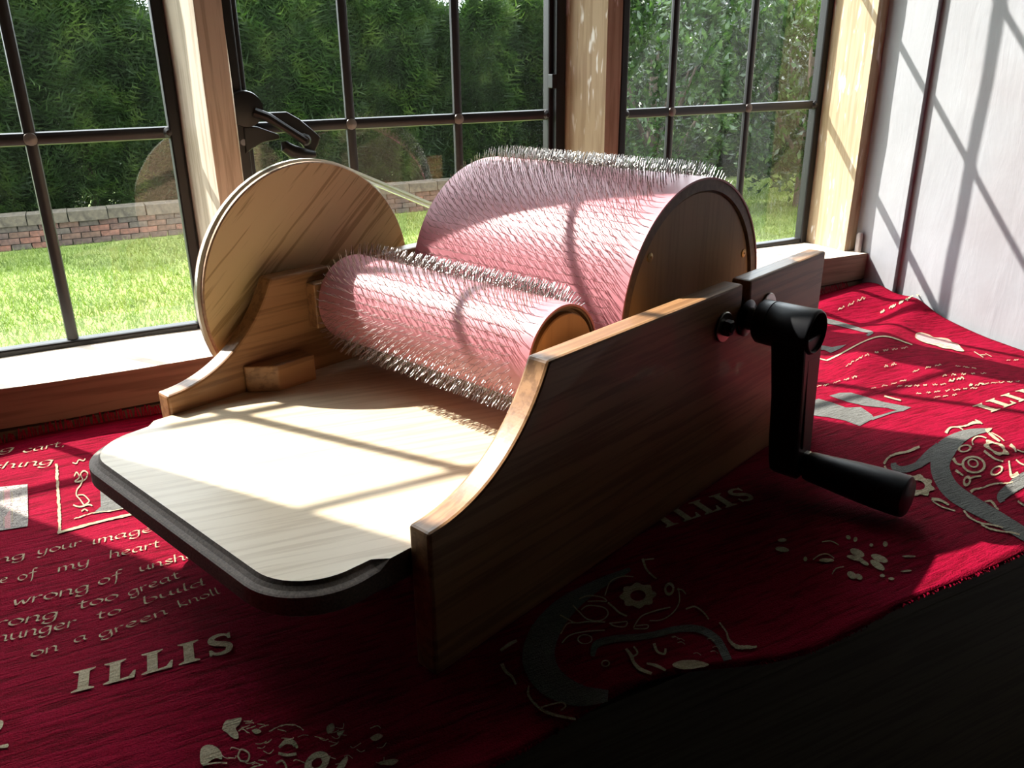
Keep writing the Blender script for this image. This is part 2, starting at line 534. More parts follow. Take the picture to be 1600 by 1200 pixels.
# right-hand wall of limewashed boards: a narrow strip, then a wide one set back behind its edge
def wall_board(name, m0, m1, s0, s1, zlo, zhi, seed, label=None, parent=None):
    r = random.Random(seed)
    nm = max(2, int(abs(m1 - m0) / .012)); nz = 46
    V = []; Fs = []
    for j in range(nz + 1):
        z = zlo + (zhi - zlo) * j / nz
        for i in range(nm + 1):
            m_ = m0 + (m1 - m0) * i / nm
            e = 0 if i in (0, nm) else 1
            d = e * (.0006 * math.sin(9 * z + 22 * m_ + seed) + .0005 * math.sin(37 * z - 41 * m_ + 2 * seed) + r.uniform(-.0003, .0003)) * min(1, i / 4, (nm - i) / 4)
            V.append((s0 + d, m_, z))
    base = len(V)
    for j in range(nz):
        for i in range(nm):
            a_ = j * (nm + 1) + i
            Fs.append((a_, a_ + 1, a_ + nm + 2, a_ + nm + 1))
    V += [(s1, m0, zlo), (s1, m1, zlo), (s1, m1, zhi), (s1, m0, zhi)]
    b0 = [j * (nm + 1) for j in range(nz + 1)]; b1 = [j * (nm + 1) + nm for j in range(nz + 1)]
    Fs.append(tuple(b0) + (base + 3, base)); Fs.append(tuple(b1) + (base + 2, base + 1))
    Fs.append(tuple(range(nm + 1)) + (base + 1, base)); Fs.append(tuple(nz * (nm + 1) + i for i in range(nm + 1)) + (base + 2, base + 3))
    Fs.append((base, base + 1, base + 2, base + 3))
    mb = MB().add(V, Fs)
    return mb.build(name, M['plaster'], parent, smooth=True, angle=40, label=label)
wr = in_window(MB().box((1.23, -3.2, -.5), (1.5, .02, 1.9)).build('wall_right', M['plaster']))
tag(wr, 'white limewashed boarded wall beside the window', kind='structure')
def child_win(o, parent):
    """parent a piece written in window space to a structure object already placed"""
    o.parent = parent
    o.location = o.location - ORG[parent.name]
    return o
wp1 = wall_board('panel', .036, -.0545, SR, 1.24, -.14, 1.88, 3); child_win(wp1, wr)
wp2 = wall_board('panel', -.0545, -.62, SR + .0085, 1.24, -.14, 1.88, 8); child_win(wp2, wr)
wp3 = wall_board('panel', -.624, -1.2, SR + .009, 1.24, -.5, 1.88, 9); child_win(wp3, wr)
# pintle hinge at the foot of the wall corner
hb = MB().lathe([(-.045, .0035), (-.006, .0035), (-.006, .0048), (.034, .0048), (.037, .003), (.038, .0)], (1.1805, .0135, .045), 'z', 14)
hg = hb.build('hinge_pin', plain('whitewashed_iron', (.42, .36, .33), .7), None, smooth=True)
child_win(hg, wr)

# window seat
st_ = in_window(MB().box((-.95, -.567, -.045), (.93, .0, -.0115)).build('window_seat', M['seat'], bevel=.004))
tag(st_, 'dark oak window seat board under the red cloth', 'seat')
sl = MB().box((.93, -.567, -.075), (1.186, .0, -.046)).build('side_ledge', M['seat'], st_)
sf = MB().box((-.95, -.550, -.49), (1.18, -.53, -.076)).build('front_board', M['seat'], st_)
sf2 = MB().box((-.95, -.550, -.0765), (.93, -.53, -.044)).build('front_rail', M['seat'], st_)

# ------------------------------------------------------------------ leaded windows
BAR_Z = [.272, .490, .690]
def came(mb, p, q, w, d):
    """half-round leaded bar between two points of the glass plane"""
    prof = [(-.5, 0), (-.42, .30), (-.2, .47), (0, .5), (.2, .47), (.42, .30), (.5, 0), (.42, -.30), (0, -.5), (-.42, -.30)]
    V = []; Fs = []; k = len(prof)
    vert = abs(p[0] - q[0]) < 1e-4
    for t in (p, q):
        for a_, b_ in prof:
            if vert: V.append((t[0] + a_ * w, GM - b_ * d, t[1]))
            else: V.append((t[0], GM - b_ * d, t[1] + a_ * w))
    for j in range(k):
        Fs.append((j, (j + 1) % k, k + (j + 1) % k, k + j))
    Fs.append(tuple(range(k))); Fs.append(tuple(k + j for j in reversed(range(k))))
    mb.add(V, Fs)

def leaded_window(name, s0, s1, bars, label, casement=False, barz=BAR_Z):
    root = empty(name, (0, 0, 0))
    in_window(root)
    ORG[root.name] = Vector((0, 0, 0))
    tag(root, label, kind='structure')
    z0, z1 = SILL_Z - .003, WTOP
    fw = .013
    # iron frame
    for nm, a, b in (('frame_bar', (s0, GM - .008, z0), (s0 + fw, GM + .008, z1)), ('frame_bar', (s1 - fw, GM - .008, z0), (s1, GM + .008, z1)),
                     ('frame_bar', (s0 + fw, GM - .008, z0), (s1 - fw, GM + .008, z0 + .010)), ('frame_bar', (s0 + fw, GM - .008, z1 - .01), (s1 - fw, GM + .008, z1))):
        MB().box(a, b).build(nm, M['iron'], root, bevel=.0025)
    if casement:
        for a, b in (((s0 - .004, GM - .016, z0), (s0 + .0065, GM + .012, z1)), ((s1 - .0065, GM - .016, z0), (s1 + .008, GM + .012, z1)),
                     ((s0 + .0065, GM - .014, z0), (s1 - .0065, GM + .012, z0 + .006))):
            MB().box(a, b).build('outer_frame', M['iron'], root, bevel=.002)
    si, se = s0 + fw, s1 - fw
    for x in bars:
        mb = MB(); came(mb, (x, z0 + .008), (x, z1 - .008), .0120, .009); mb.build('lead_bar', M['lead'], root, smooth=True)
    for z in barz:
        mb = MB(); came(mb, (si - .001, z), (se + .001, z), .0132 if z < .4 else .0085, .010); mb.build('lead_bar', M['lead'], root, smooth=True)
    for x in bars:
        for z in barz:
            MB().lathe([(-.0078, .0), (-.0074, .003), (-.0055, .0062), (0, .0074), (.004, .0066), (.004, 0)], (x, GM, z), 'y', 14).build('solder_joint', M['solder'], root, smooth=True)
    for x in (si, se):
        MB().lathe([(-.0085, .0), (-.008, .003), (-.005, .0058), (0, .006), (.004, 0)], (x, GM, barz[0]), 'y', 14).build('solder_joint', M['lead'], root, smooth=True)
    xs = [si] + list(bars) + [se]; zs = [z0 + .01] + list(barz) + [z1 - .01]
    r = random.Random(name)
    for i in range(len(xs) - 1):
        for j in range(len(zs) - 1):
            t1, t2 = r.uniform(-.004, .004), r.uniform(-.004, .004)
            w, h_ = xs[i + 1] - xs[i], zs[j + 1] - zs[j]
            # a single slightly tilted sheet of old glass in each light
            V = []
            for (u, v_) in ((0, 0), (1, 0), (1, 1), (0, 1)):
                V.append((xs[i] + u * w, GM + (u - .5) * w * t1 + (v_ - .5) * h_ * t2, zs[j] + v_ * h_))
            MB().add(V, [(0, 1, 2, 3)]).build('pane', M['glass'], root)
    return root

w1 = leaded_window('window_1', -.191, .222, [-.062, .078], 'left leaded window with iron frame')
w2 = leaded_window('window_2', .282, .688, [.411, .549], 'middle leaded casement window with black latch handle', casement=True)
w3 = leaded_window('window_3', .786, 1.166, [.878, 1.019], 'right leaded window beside the white wall', barz=[.268, .486, .686])

# latch handle of the middle casement
def latch(root):
    y0 = .097
    def P(s_, m_, z): return (s_, m_, z)
    MB().box((.2755, y0 - .004, .150), (.2885, y0 + .004, .300)).build('latch_plate', M['iron'], root, bevel=.002)
    mb = MB()
    mb.prism([(.283, .247), (.2905, .252), (.303, .258), (.322, .261), (.322, .266), (.300, .275), (.284, .276)], y0 - .006, y0 + .002, 'y')
    mb.build('latch_bracket', M['iron'], root, bevel=.0015)
    mb = MB().lathe([(-.006, .0), (-.006, .011), (-.004, .0185), (.003, .0195), (.006, .017), (.006, 0)], (.2885, y0 - .004, .294), 'y', 28)
    mb.build('latch_pivot', M['iron'], root, smooth=True)
    # the lever: a tapering bar running down to a scrolled thumb piece
    mb = MB().tube([(.297, y0 - .010, .2905), (.310, y0 - .014, .285), (.330, y0 - .018, .271), (.347, y0 - .020, .2585)], [.0055, .0052, .0046, .0052], 10)
    mb.build('lever', M['iron'], root, smooth=True)
    mb = MB().prism([(.309, .2895), (.333, .2895), (.346, .2815), (.3605, .2685), (.3685, .2605), (.3645, .2515), (.357, .2405), (.350, .246), (.3435, .262), (.336, .2705), (.318, .281)], y0 - .006, y0 + .003, 'y')
    mb.build('latch_arm', M['iron'], root, bevel=.0018)
    mb = MB().lathe([(-.006, .0), (-.006, .004), (-.0035, .0065), (.0035, .0065), (.006, .004), (.006, 0)], (.3468, y0 - .017, .2600), 'y', 18)
    mb.build('lever_knob', M['iron'], root, smooth=True)
    mb = MB().tube([(.3575, y0 - .012, .2425), (.345, y0 - .014, .2435), (.333, y0 - .014, .2470), (.3255, y0 - .014, .2530), (.3245, y0 - .013, .2585)], [.0045, .0072, .0078, .0066, .0036], 12)
    mb.build('lever_scroll', M['iron'], root, smooth=True)
    MB().lathe([(-.0015, 0), (-.0015, .0035), (.001, .004), (.001, 0)], (.2825, y0 - .004, .2595), 'y', 14).build('screw', M['bolt'], root, smooth=True)
    # small catch on the closing side of the casement
    MB().box((.6735, GM - .020, .305), (.6805, GM - .008, .322)).build('catch', M['iron'], root, bevel=.001)
latch(w2)

# ------------------------------------------------------------------ the red cloth
def to_xy(s, n):
    P = WO + WS * s - WM * n
    return P.x, P.y

def hgt(s, n):
    x, y = to_xy(s, n)
    dx = max(-.352 - x, 0, x - .012); dy = max(-.012 - y, 0, y - .512)
    m = sstep(math.hypot(dx, dy) / .10)
    z = m * (.0022 * math.sin(9 * s + 14 * n + .5) + .0016 * math.sin(23 * s - 9 * n) + .0010 * math.sin(31 * n + 7 * s))
    # long fold on the right
    d = (n - .20) + (s - 1.0) * .62 - .02 * math.sin(6 * s)
    z += .010 * math.exp(-(d / .030) ** 2) * sstep((s - .80) / .12)
    d2 = (n - .06) + (s - 1.05) * .25
    z += .012 * math.exp(-(d2 / .035) ** 2) * sstep((s - .92) / .15)
    z -= .024 * sstep((s - .93) / .26) * sstep((n - .05) / .18)
    fe = sstep((n - .50) / .085)
    z += fe * (.0045 * math.sin(17 * s + 2.2) + .0020 * math.sin(39 * s) - .002)
    return z - .0012

def nmax(s):
    return .583 + .009 * math.sin(11.5 * s + 1.1) + .0045 * math.sin(29 * s + .4)

def drape(s, n, dz=0.0):
    return (s, -n, hgt(s, n) + dz)

def build_cloth():
    NS, NN = 300, 108
    V = []; Fs = []
    s0, s1 = -.62, SR - .004
    for i in range(NS + 1):
        s = s0 + (s1 - s0) * i / NS
        for j in range(NN + 1):
            n = .006 + (nmax(s) - .006) * j / NN
            V.append(drape(s, n))
    for i in range(NS):
        for j in range(NN):
            a = i * (NN + 1) + j
            Fs.append((a, a + NN + 1, a + NN + 2, a + 1))
    me = raw_mesh('cloth', V, Fs, M['red'])
    me.materials.append(M['lining'])
    me.polygons.foreach_set('use_smooth', [True] * len(me.polygons))
    o = bpy.data.objects.new('cloth', me); COL.objects.link(o)
    sol = o.modifiers.new('thick', 'SOLIDIFY'); sol.thickness = .0035; sol.offset = -1
    sol.material_offset = 1; sol.material_offset_rim = 0
    ORG['cloth'] = Vector((0, 0, 0))
    in_window(o)
    tag(o, 'red chenille cloth with woven cream lettering and flowers spread over the window seat', 'cloth')
    return o
cloth = build_cloth()
flip = cloth.data
# make sure the pile faces up
bm = bmesh.new(); bm.from_mesh(flip)
if sum(f.normal.z for f in bm.faces) < 0: bmesh.ops.reverse_faces(bm, faces=bm.faces)
bm.to_mesh(flip); bm.free()

def smooth_path(pts, per=6, closed=False):
    P = [Vector(p) for p in pts]
    if len(P) < 3: 
        return [P[0].lerp(P[-1], k / per) for k in range(per + 1)]
    out = []
    n = len(P)
    rng_ = range(n) if closed else range(n - 1)
    for i in rng_:
        p0 = P[i - 1] if (closed or i > 0) else P[0]
        p1 = P[i]; p2 = P[(i + 1) % n]
        p3 = P[(i + 2) % n] if (closed or i + 2 < n) else P[-1]
        for k in range(per):
            t = k / per
            out.append(.5 * ((2 * p1) + (p2 - p0) * t + (2 * p0 - 5 * p1 + 4 * p2 - p3) * t * t + (3 * p1 - p0 - 3 * p2 + p3) * t ** 3))
    if not closed: out.append(P[-1])
    return out

class Pat:
    """flat woven motif lying on the cloth; collects strips in (s, n)"""
    def __init__(self, dz=.0009): self.V = []; self.F = []; self.dz = dz
    def strip(self, A, B, across=1, closed=False):
        b = len(self.V); k = across + 1
        for p, q in zip(A, B):
            for c in range(k):
                t = c / across
                self.V.append(drape(p[0] + (q[0] - p[0]) * t, p[1] + (q[1] - p[1]) * t, self.dz))
        m = len(A)
        for i in range(m if closed else m - 1):
            j = (i + 1) % m
            for c in range(across):
                self.F.append((b + i * k + c, b + j * k + c, b + j * k + c + 1, b + i * k + c + 1))
    def stroke_px(self, pts, w, per=6, closed=False, across=1, rag=0.0):
        """stroke given in pixels of the photograph with width(s) in pixels"""
        P = smooth_path(pts, per, closed); n = len(P)
        if isinstance(w, (int, float)): ws = [w] * n
        else:
            ws = []
            for i in range(n):
                t = i / max(1, n - 1) * (len(w) - 1); k = min(int(t), len(w) - 2); ws.append(w[k] + (w[k + 1] - w[k]) * (t - k))
        A = []; B = []
        for i in range(n):
            t = P[(i + 1) % n] - P[i - 1] if closed else P[min(i + 1, n - 1)] - P[max(i - 1, 0)]
            if t.length < 1e-6: t = Vector((1, 0))
            t.normalize(); nn = Vector((-t.y, t.x))
            e1 = ws[i] / 2 + random.uniform(-rag, rag); e2 = ws[i] / 2 + random.uniform(-rag, rag)
            A.append(cl(*(P[i] + nn * e1))); B.append(cl(*(P[i] - nn * e2)))
        self.strip(A, B, across, closed)
    def nib(self, pts, nx, ny, org, ux, uy, per=5, closed=False):
        """pen stroke in letter units; org, ux, uy map the letter box on to (s, n)"""
        P = smooth_path(pts, per, closed)
        def mp(x, y): return (org[0] + ux[0] * x + uy[0] * y, org[1] + ux[1] * x + uy[1] * y)
        A = [mp(p.x - nx, p.y - ny) for p in P]; B = [mp(p.x + nx, p.y + ny) for p in P]
        self.strip(A, B, 1, closed)
    def poly(self, pts):
        """filled polygon in (s, n)"""
        tri = tessellate_polygon([[Vector((p[0], p[1], 0)) for p in pts]])
        b = len(self.V)
        self.V += [drape(p[0], p[1], self.dz) for p in pts]
        for t in tri: self.F.append(tuple(b + i for i in t))
    def poly_px(self, pts, smooth=0, rag=0.0):
        P = smooth_path(pts, smooth, True) if smooth else [Vector(p) for p in pts]
        self.poly([cl(p.x + random.uniform(-rag, rag), p.y + random.uniform(-rag, rag)) for p in P])
    def ring_px(self, c, rx, ry, w, lobes=0, amp=0.0, rot=0.0, seg=40):
        A = []; B = []
        for k in range(seg):
            a = 2 * math.pi * k / seg
            f = 1 + amp * math.cos(lobes * a)
            ca, sa = math.cos(a), math.sin(a)
            def q(r1, r2):
                x, y = r1 * ca, r2 * sa
                return cl(c[0] + x * math.cos(rot) - y * math.sin(rot), c[1] + x * math.sin(rot) + y * math.cos(rot))
            A.append(q(rx * f, ry * f)); B.append(q(max(.5, rx - w), max(.4, ry - w * ry / rx)))
        self.strip(A, B, 1, True)
    def build(self, name, mat, label=None):
        # lift each face on to a common orientation
        o = MB().add(self.V, self.F).build(name, mat, None, label=label)
        o.parent = cloth
        return o

BOWL = [(.80, .86), (.50, 1.0), (.16, .80), (.06, .42), (.20, .06), (.50, .08), (.74, .45), (.80, .92)]
LET = {
 'a': ([BOWL, [(.80, .95), (.74, .30), (.84, .03), (1.0, .12)]], 1.08),
 'b': ([[(.12, 1.7), (.10, .12), (.45, 0), (.80, .35), (.76, .78), (.46, 1.0), (.12, .72)]], .98),
 'c': ([[(.76, .84), (.46, 1.0), (.10, .66), (.10, .30), (.42, 0), (.82, .16)]], .95),
 'd': ([BOWL, [(.80, 1.7), (.76, .20), (.95, .03)]], 1.08),
 'e': ([[(.10, .46), (.60, .56), (.70, .80), (.45, 1.0), (.12, .70), (.12, .30), (.42, 0), (.82, .16)]], .95),
 'f': ([[(.84, 1.58), (.60, 1.7), (.44, 1.4), (.36, .1), (.22, -.62)], [(.06, .95), (.76, 1.0)]], .88),
 'g': ([BOWL, [(.80, .95), (.78, -.30), (.50, -.68), (.12, -.52), (.18, -.26)]], 1.02),
 'h': ([[(.12, 1.7), (.10, 0)], [(.10, .58), (.45, 1.0), (.74, .80), (.74, .12), (.92, .02)]], 1.02),
 'i': ([[(.18, 1.0), (.18, .16), (.38, .02)]], .48),
 'k': ([[(.12, 1.7), (.10, 0)], [(.70, 1.0), (.15, .50), (.76, 0)]], .92),
 'l': ([[(.16, 1.7), (.14, .16), (.36, .02)]], .46),
 'm': ([[(.10, 1.0), (.10, 0)], [(.10, .62), (.36, 1.0), (.56, .8), (.56, 0)], [(.56, .62), (.84, 1.0), (1.04, .8), (1.04, .12), (1.2, .02)]], 1.32),
 'n': ([[(.10, 1.0), (.10, 0)], [(.10, .58), (.45, 1.0), (.72, .80), (.72, .12), (.90, .02)]], 1.0),
 'o': ([[(.46, 1.0), (.12, .76), (.08, .34), (.36, 0), (.74, .20), (.82, .66), (.46, 1.0)]], .98),
 'p': ([[(.12, 1.0), (.10, -.66)], [(.10, .60), (.45, 1.0), (.80, .66), (.66, .12), (.30, .0), (.10, .2)]], .98),
 'r': ([[(.10, 1.0), (.10, 0)], [(.10, .56), (.36, .98), (.62, .90)]], .72),
 's': ([[(.64, .86), (.40, 1.0), (.16, .78), (.40, .5), (.64, .24), (.40, 0), (.08, .14)]], .78),
 't': ([[(.32, 1.42), (.28, .20), (.46, 0), (.70, .14)], [(.04, 1.0), (.62, 1.02)]], .78),
 'u': ([[(.10, 1.0), (.12, .26), (.36, 0), (.68, .4), (.72, 1.0)], [(.72, 1.0), (.74, .16), (.92, .02)]], 1.0),
 'w': ([[(.05, 1.0), (.22, .05), (.50, .72), (.72, .05), (1.02, 1.0)]], 1.12),
 'y': ([[(.10, 1.0), (.14, .30), (.38, .06), (.70, .42), (.74, 1.0)], [(.74, 1.0), (.66, -.3), (.36, -.68), (.10, -.52)]], .98),
 ',': ([[(.2, .08), (.12, -.28)]], .4), '.': ([[(.15, .02), (.22, .10)]], .4),
}
def word(pat, txt, p0, p1, xh, nibw=.085):
    """write txt between two baseline pixels of the photograph; x-height in metres on the cloth"""
    a = cl(*p0); b = cl(*p1)
    d = Vector((b[0] - a[0], b[1] - a[1])); L = d.length; d.normalize()
    up = Vector((d.y, -d.x))
    if up.y > 0: up = -up
    tot = sum(LET[c][1] for c in txt)
    wx = L / tot
    x = 0
    for c in txt:
        st, w = LET[c]
        for sgm in st:
            org = (a[0] + d.x * wx * x, a[1] + d.y * wx * x)
            pat.nib(sgm, nibw * .75, nibw * .75, org, (d.x * wx, d.y * wx), (up.x * xh, up.y * xh))
        x += w

SER = {
 'I': ([[(.0, 0), (.62, 0), (.62, .05), (.46, .13), (.46, .87), (.62, .95), (.62, 1), (0, 1), (0, .95), (.16, .87), (.16, .13), (0, .05)]], .86),
 'L': ([[(0, 0), (.86, 0), (.90, .34), (.84, .34), (.70, .12), (.46, .09), (.46, .87), (.62, .95), (.62, 1), (0, 1), (0, .95), (.16, .87), (.16, .13), (0, .05)]], 1.06),
}
S_LINE = [(.66, .80), (.56, .92), (.36, .95), (.17, .86), (.14, .70), (.28, .57), (.50, .47), (.64, .34), (.60, .14), (.40, .05), (.20, .09), (.10, .24)]
def serif_word(pat, txt, p0, p1, hpx, z=0):
    a = cl(*p0); b = cl(*p1)
    d = Vector((b[0] - a[0], b[1] - a[1])); L = d.length; d.normalize()
    up = Vector((d.y, -d.x))
    if up.y > 0: up = -up
    H = hpx
    tot = sum(.78 if c == 'S' else SER[c][1] for c in txt) - .1
    wx = L / tot; x = 0
    for c in txt:
        def mp(q): return (a[0] + d.x * wx * (x + q[0]) + up.x * H * q[1], a[1] + d.y * wx * (x + q[0]) + up.y * H * q[1])
        if c == 'S':
            P = smooth_path(S_LINE, 6); n = len(P); A = []; B = []
            for i in range(n):
                t = (P[min(i + 1, n - 1)] - P[max(i - 1, 0)]).normalized(); nn = Vector((-t.y, t.x))
                k = .045 + .075 * math.sin(math.pi * i / (n - 1)) ** 1.5
                A.append(mp(P[i] + nn * k)); B.append(mp(P[i] - nn * k))
            pat.strip(A, B, 1)
            pat.poly([mp(q) for q in ((.64, .70), (.72, .70), (.72, .98), (.66, .98), (.60, .86))])
            pat.poly([mp(q) for q in ((.04, .02), (.10, .02), (.16, .12), (.12, .30), (.04, .30))])
            x += .78
        else:
            pat.poly([mp(q) for q in SER[c][0][0]])
            x += SER[c][1]

# --- left of the tray: serif capitals, handwriting, frame and motifs
pt = Pat(); serif_word(pt, 'ILLIS', (111, 1085), (362, 1021), .0215); pt.build('woven_capitals', M['cream'], 'cream woven serif capitals')
pt = Pat()
XH = .0066
for txt, a, b, k in [
    ('ing', (-18, 878), (40, 866), 1), ('your', (56, 862), (128, 848), 1), ('image', (142, 848), (240, 829), 1.05),
    ('se', (-14, 908), (10, 904), 1), ('of', (26, 902), (58, 894), 1.1), ('my', (88, 888), (142, 876), 1), ('heart', (170, 869), (252, 852), 1),
    ('wrong', (18, 940), (140, 914), 1.1), ('of', (152, 908), (192, 898), 1.1), ('unsha', (217, 890), (312, 868), .95),
    ('wrong', (-42, 980), (90, 956), 1.1), ('too', (119, 944), (186, 928), 1), ('great', (200, 926), (284, 900), .95),
    ('hunger', (-12, 998), (118, 970), 1.1), ('to', (148, 961), (190, 951), .9), ('build', (224, 940), (324, 912), .85),
    ('on', (46, 1022), (92, 1010), 1), ('a', (114, 999), (138, 992), .9), ('green', (154, 992), (264, 956), .9), ('knoll', (280, 948), (346, 926), .8)]:
    word(pt, txt, a, b, XH * k)
pt.build('woven_handwriting', M['cream'], 'cream woven handwriting')
pt = Pat()
word(pt, 'ing', (-34, 712), (22, 708), .0080); word(pt, 'cart,', (36, 712), (104, 702), .0080)
word(pt, 'splashing', (-95, 744), (84, 728), .0080)
pt.build('woven_handwriting', M['cream'], 'cream woven handwriting near the sill')
pt = Pat()
pt.stroke_px([(89, 728), (90, 760), (92, 800), (92, 829)], 4.6, per=16, rag=.9)
pt.stroke_px([(89, 829), (130, 819), (180, 808), (228, 798)], 3.6, per=10, rag=.4)
pt.build('woven_border', M['cream'], 'cream woven border line')
pt = Pat(.0007)
pt.poly_px([(-40, 765), (0, 761), (43, 756), (43, 806), (42, 818), (0, 824), (-40, 829)], rag=.3)
pt.build('woven_block', M['greyspeck'], 'speckled grey woven block')
pt = Pat(.0011)
pt.stroke_px([(11, 764), (11, 822)], 9, per=6); pt.build('woven_stripe', M['pinkw'], 'pink woven stripe')
pt = Pat(.0011)
pt.stroke_px([(18.5, 768), (18, 812)], 1.6, per=8); pt.stroke_px([(5, 768), (5, 818)], 1.0, per=8); pt.build('woven_stripe', M['cream'], 'thin cream woven stripe')
pt = Pat(.0007)
pt.poly_px([(155, 742), (157, 775), (157, 790), (144, 801), (160, 799), (215, 790), (215, 740)], rag=.2)
pt.build('woven_block', M['greyw'], 'grey woven block behind the tray corner')
pt = Pat()
pt.stroke_px([(116, 745), (120, 739), (124, 746), (117, 752), (126, 752), (134, 748), (137, 740), (131, 737), (126, 742), (129, 749), (122, 752)], 1.8)
pt.stroke_px([(128, 752), (125, 758), (120, 764), (119, 772), (124, 778), (129, 785), (131, 789)], 1.9)
pt.stroke_px([(121, 772), (130, 772), (137, 778), (139, 782), (134, 786), (130, 788)], 1.7)
pt.stroke_px([(114, 787), (124, 790), (138, 787), (144, 789)], 2.2)
pt.stroke_px([(127, 797), (132, 794), (137, 797)], 2.0); pt.stroke_px([(115, 808), (124, 806), (132, 803), (150, 799), (175, 797), (205, 791)], 1.5, rag=.5)
pt.stroke_px([(114, 726), (120, 727), (124, 722), (131, 723), (134, 720)], 1.5)
pt.build('woven_scroll', M['cream'], 'cream woven flower scroll')
# flowers at the lower left edge
pt = Pat()
pt.poly_px([(347, 1138), (352, 1126), (362, 1123), (377, 1120), (374, 1130), (368, 1136), (372, 1144), (371, 1152), (362, 1150), (354, 1143)], 3)
pt.poly_px([(312, 1182), (314, 1168), (324, 1162), (336, 1164), (345, 1172), (346, 1182), (338, 1181), (330, 1184), (322, 1190), (314, 1191)], 3)
pt.ring_px((494, 1182), 21, 14, 12, 0, 0, -.5); pt.poly_px([(520, 1196), (534, 1178), (543, 1174), (540, 1184), (529, 1200), (522, 1205)], 3)
pt.stroke_px([(435, 1162), (447, 1153), (458, 1155), (464, 1162)], [3, 7, 7, 3]); pt.stroke_px([(434, 1170), (448, 1172), (462, 1170)], 4)
pt.poly_px([(393, 1139), (401, 1136), (408, 1140), (400, 1144)], 3)
pt.stroke_px([(370, 1178), (376, 1167), (388, 1172), (386, 1182), (376, 1183), (371, 1177)], 2.6)
pt.stroke_px([(430, 1184), (440, 1180), (446, 1190), (440, 1202), (432, 1196)], 3)
pt.stroke_px([(316, 1192), (336, 1188), (354, 1187)], 2.2); pt.stroke_px([(376, 1200), (390, 1192), (410, 1186)], 1.8, rag=.5)
pt.stroke_px([(420, 1140), (440, 1131), (460, 1130), (474, 1137)], 1.7, rag=.6)
pt.poly_px([(510, 1132), (520, 1127), (522, 1136), (512, 1142)], 3); pt.poly_px([(526, 1140), (538, 1137), (530, 1146)], 2)
pt.poly_px([(590, 1184), (610, 1179), (622, 1181), (612, 1188)], 3); pt.poly_px([(578, 1148), (590, 1142), (598, 1146), (586, 1153)], 3)
for k in range(46):
    x, y = random.uniform(345, 600), random.uniform(1125, 1200)
    pt.stroke_px([(x, y), (x + random.uniform(4, 12), y + random.uniform(-4, 4)), (x + random.uniform(12, 18), y + random.uniform(-7, 5))], 1.2, per=3, rag=.3)
pt.build('woven_flowers', M['cream'], 'cream woven flower spray at the lower left')
pt = Pat()
pt.poly_px([(-14, 1130), (4, 1129), (6, 1137), (0, 1146), (-14, 1148)], 3); pt.build('woven_petal', M['cream'])
pt = Pat()
pt.poly_px([(-14, 1172), (2, 1171), (14, 1168), (14, 1174), (0, 1176), (-14, 1178)], 2)
pt.build('woven_petal', M['cream'])

# --- under the crank: capitals, flower spray
pt = Pat(); serif_word(pt, 'ILLIS', (1041, 824), (1180, 778), .0215); pt.build('woven_capitals', M['cream'], 'cream woven capitals in shade beside the crank panel')
pt = Pat()
for c, rx, ry, r_ in [((1339, 866), 12, 5.5, .35), ((1336, 874), 14, 3.5, .2), ((1374, 873), 14, 5, .3), ((1371, 883), 13, 5, .5), ((1350, 880), 8, 3, .4), ((1331, 899), 8, 5, .4), ((1342, 901), 6, 4, .4), ((1291, 878), 12, 3, 0), ((1222, 860), 11, 4, .2), ((1222, 845), 7, 3, 0), ((1258, 876), 3, 3.5, 0), ((1420, 869), 11, 1.6, 0), ((1325, 843), 4, 3, .5), ((1336, 846), 3, 4, .3), ((1383, 852), 4, 4, .3), ((1361, 854), 3, 2.5, 0), ((1379, 898), 4, 2.5, 0), ((1393, 902), 5, 2, 0), ((1416, 890), 9, 1.4, -.1)]:
    pt.poly_px([(c[0] + rx * math.cos(a) * math.cos(r_) - ry * math.sin(a) * math.sin(r_), c[1] + rx * math.cos(a) * math.sin(r_) + ry * math.sin(a) * math.cos(r_)) for a in [k * math.pi / 6 for k in range(12)]])
pt.stroke_px([(1270, 877), (1281, 870), (1293, 869), (1303, 875)], 1.6); pt.stroke_px([(1300, 898), (1306, 890), (1318, 887)], 1.6)
pt.stroke_px([(1284, 850), (1298, 849), (1310, 855)], 1.6)
pt.build('woven_flowers', M['cream'], 'cream woven flower spray below the crank handle')
# --- big grey letter with flowers near the front edge
pt = Pat(.0006)
pt.stroke_px([(985, 888), (930, 915), (880, 950), (850, 990), (842, 1030), (862, 1065), (905, 1088), (950, 1092)], [6, 18, 34, 46, 52, 46, 34, 18], per=10, across=4)
pt.stroke_px([(926, 1026), (932, 1006), (960, 997), (1010, 991), (1060, 977), (1095, 976), (1120, 990), (1132, 1010), (1138, 1024)], [6, 12, 12, 11, 11, 12, 14, 14, 14], per=8, across=2)
pt.build('woven_letter', M['greyw'], 'big grey woven ornamental letter near the front edge')
pt = Pat()
pt.ring_px((997, 928), 27, 18, 15, 8, .10, -.1)
pt.stroke_px([(945, 930), (954, 908), (972, 900), (990, 900)], 1.8); pt.stroke_px([(950, 940), (960, 948), (968, 955), (980, 960)], 3)
pt.stroke_px([(905, 935), (920, 930), (940, 932), (948, 938), (935, 938), (918, 939)], 2.0)
pt.stroke_px([(895, 945), (905, 955), (918, 966), (938, 968), (950, 958), (944, 948), (920, 945), (908, 952)], 2.0)
pt.stroke_px([(875, 960), (888, 967), (900, 972), (918, 970), (946, 970)], 2.0); pt.stroke_px([(876, 990), (886, 974), (898, 972)], 2.0)
pt.stroke_px([(952, 972), (968, 970), (980, 969), (976, 977), (960, 976), (953, 972)], 2.0)
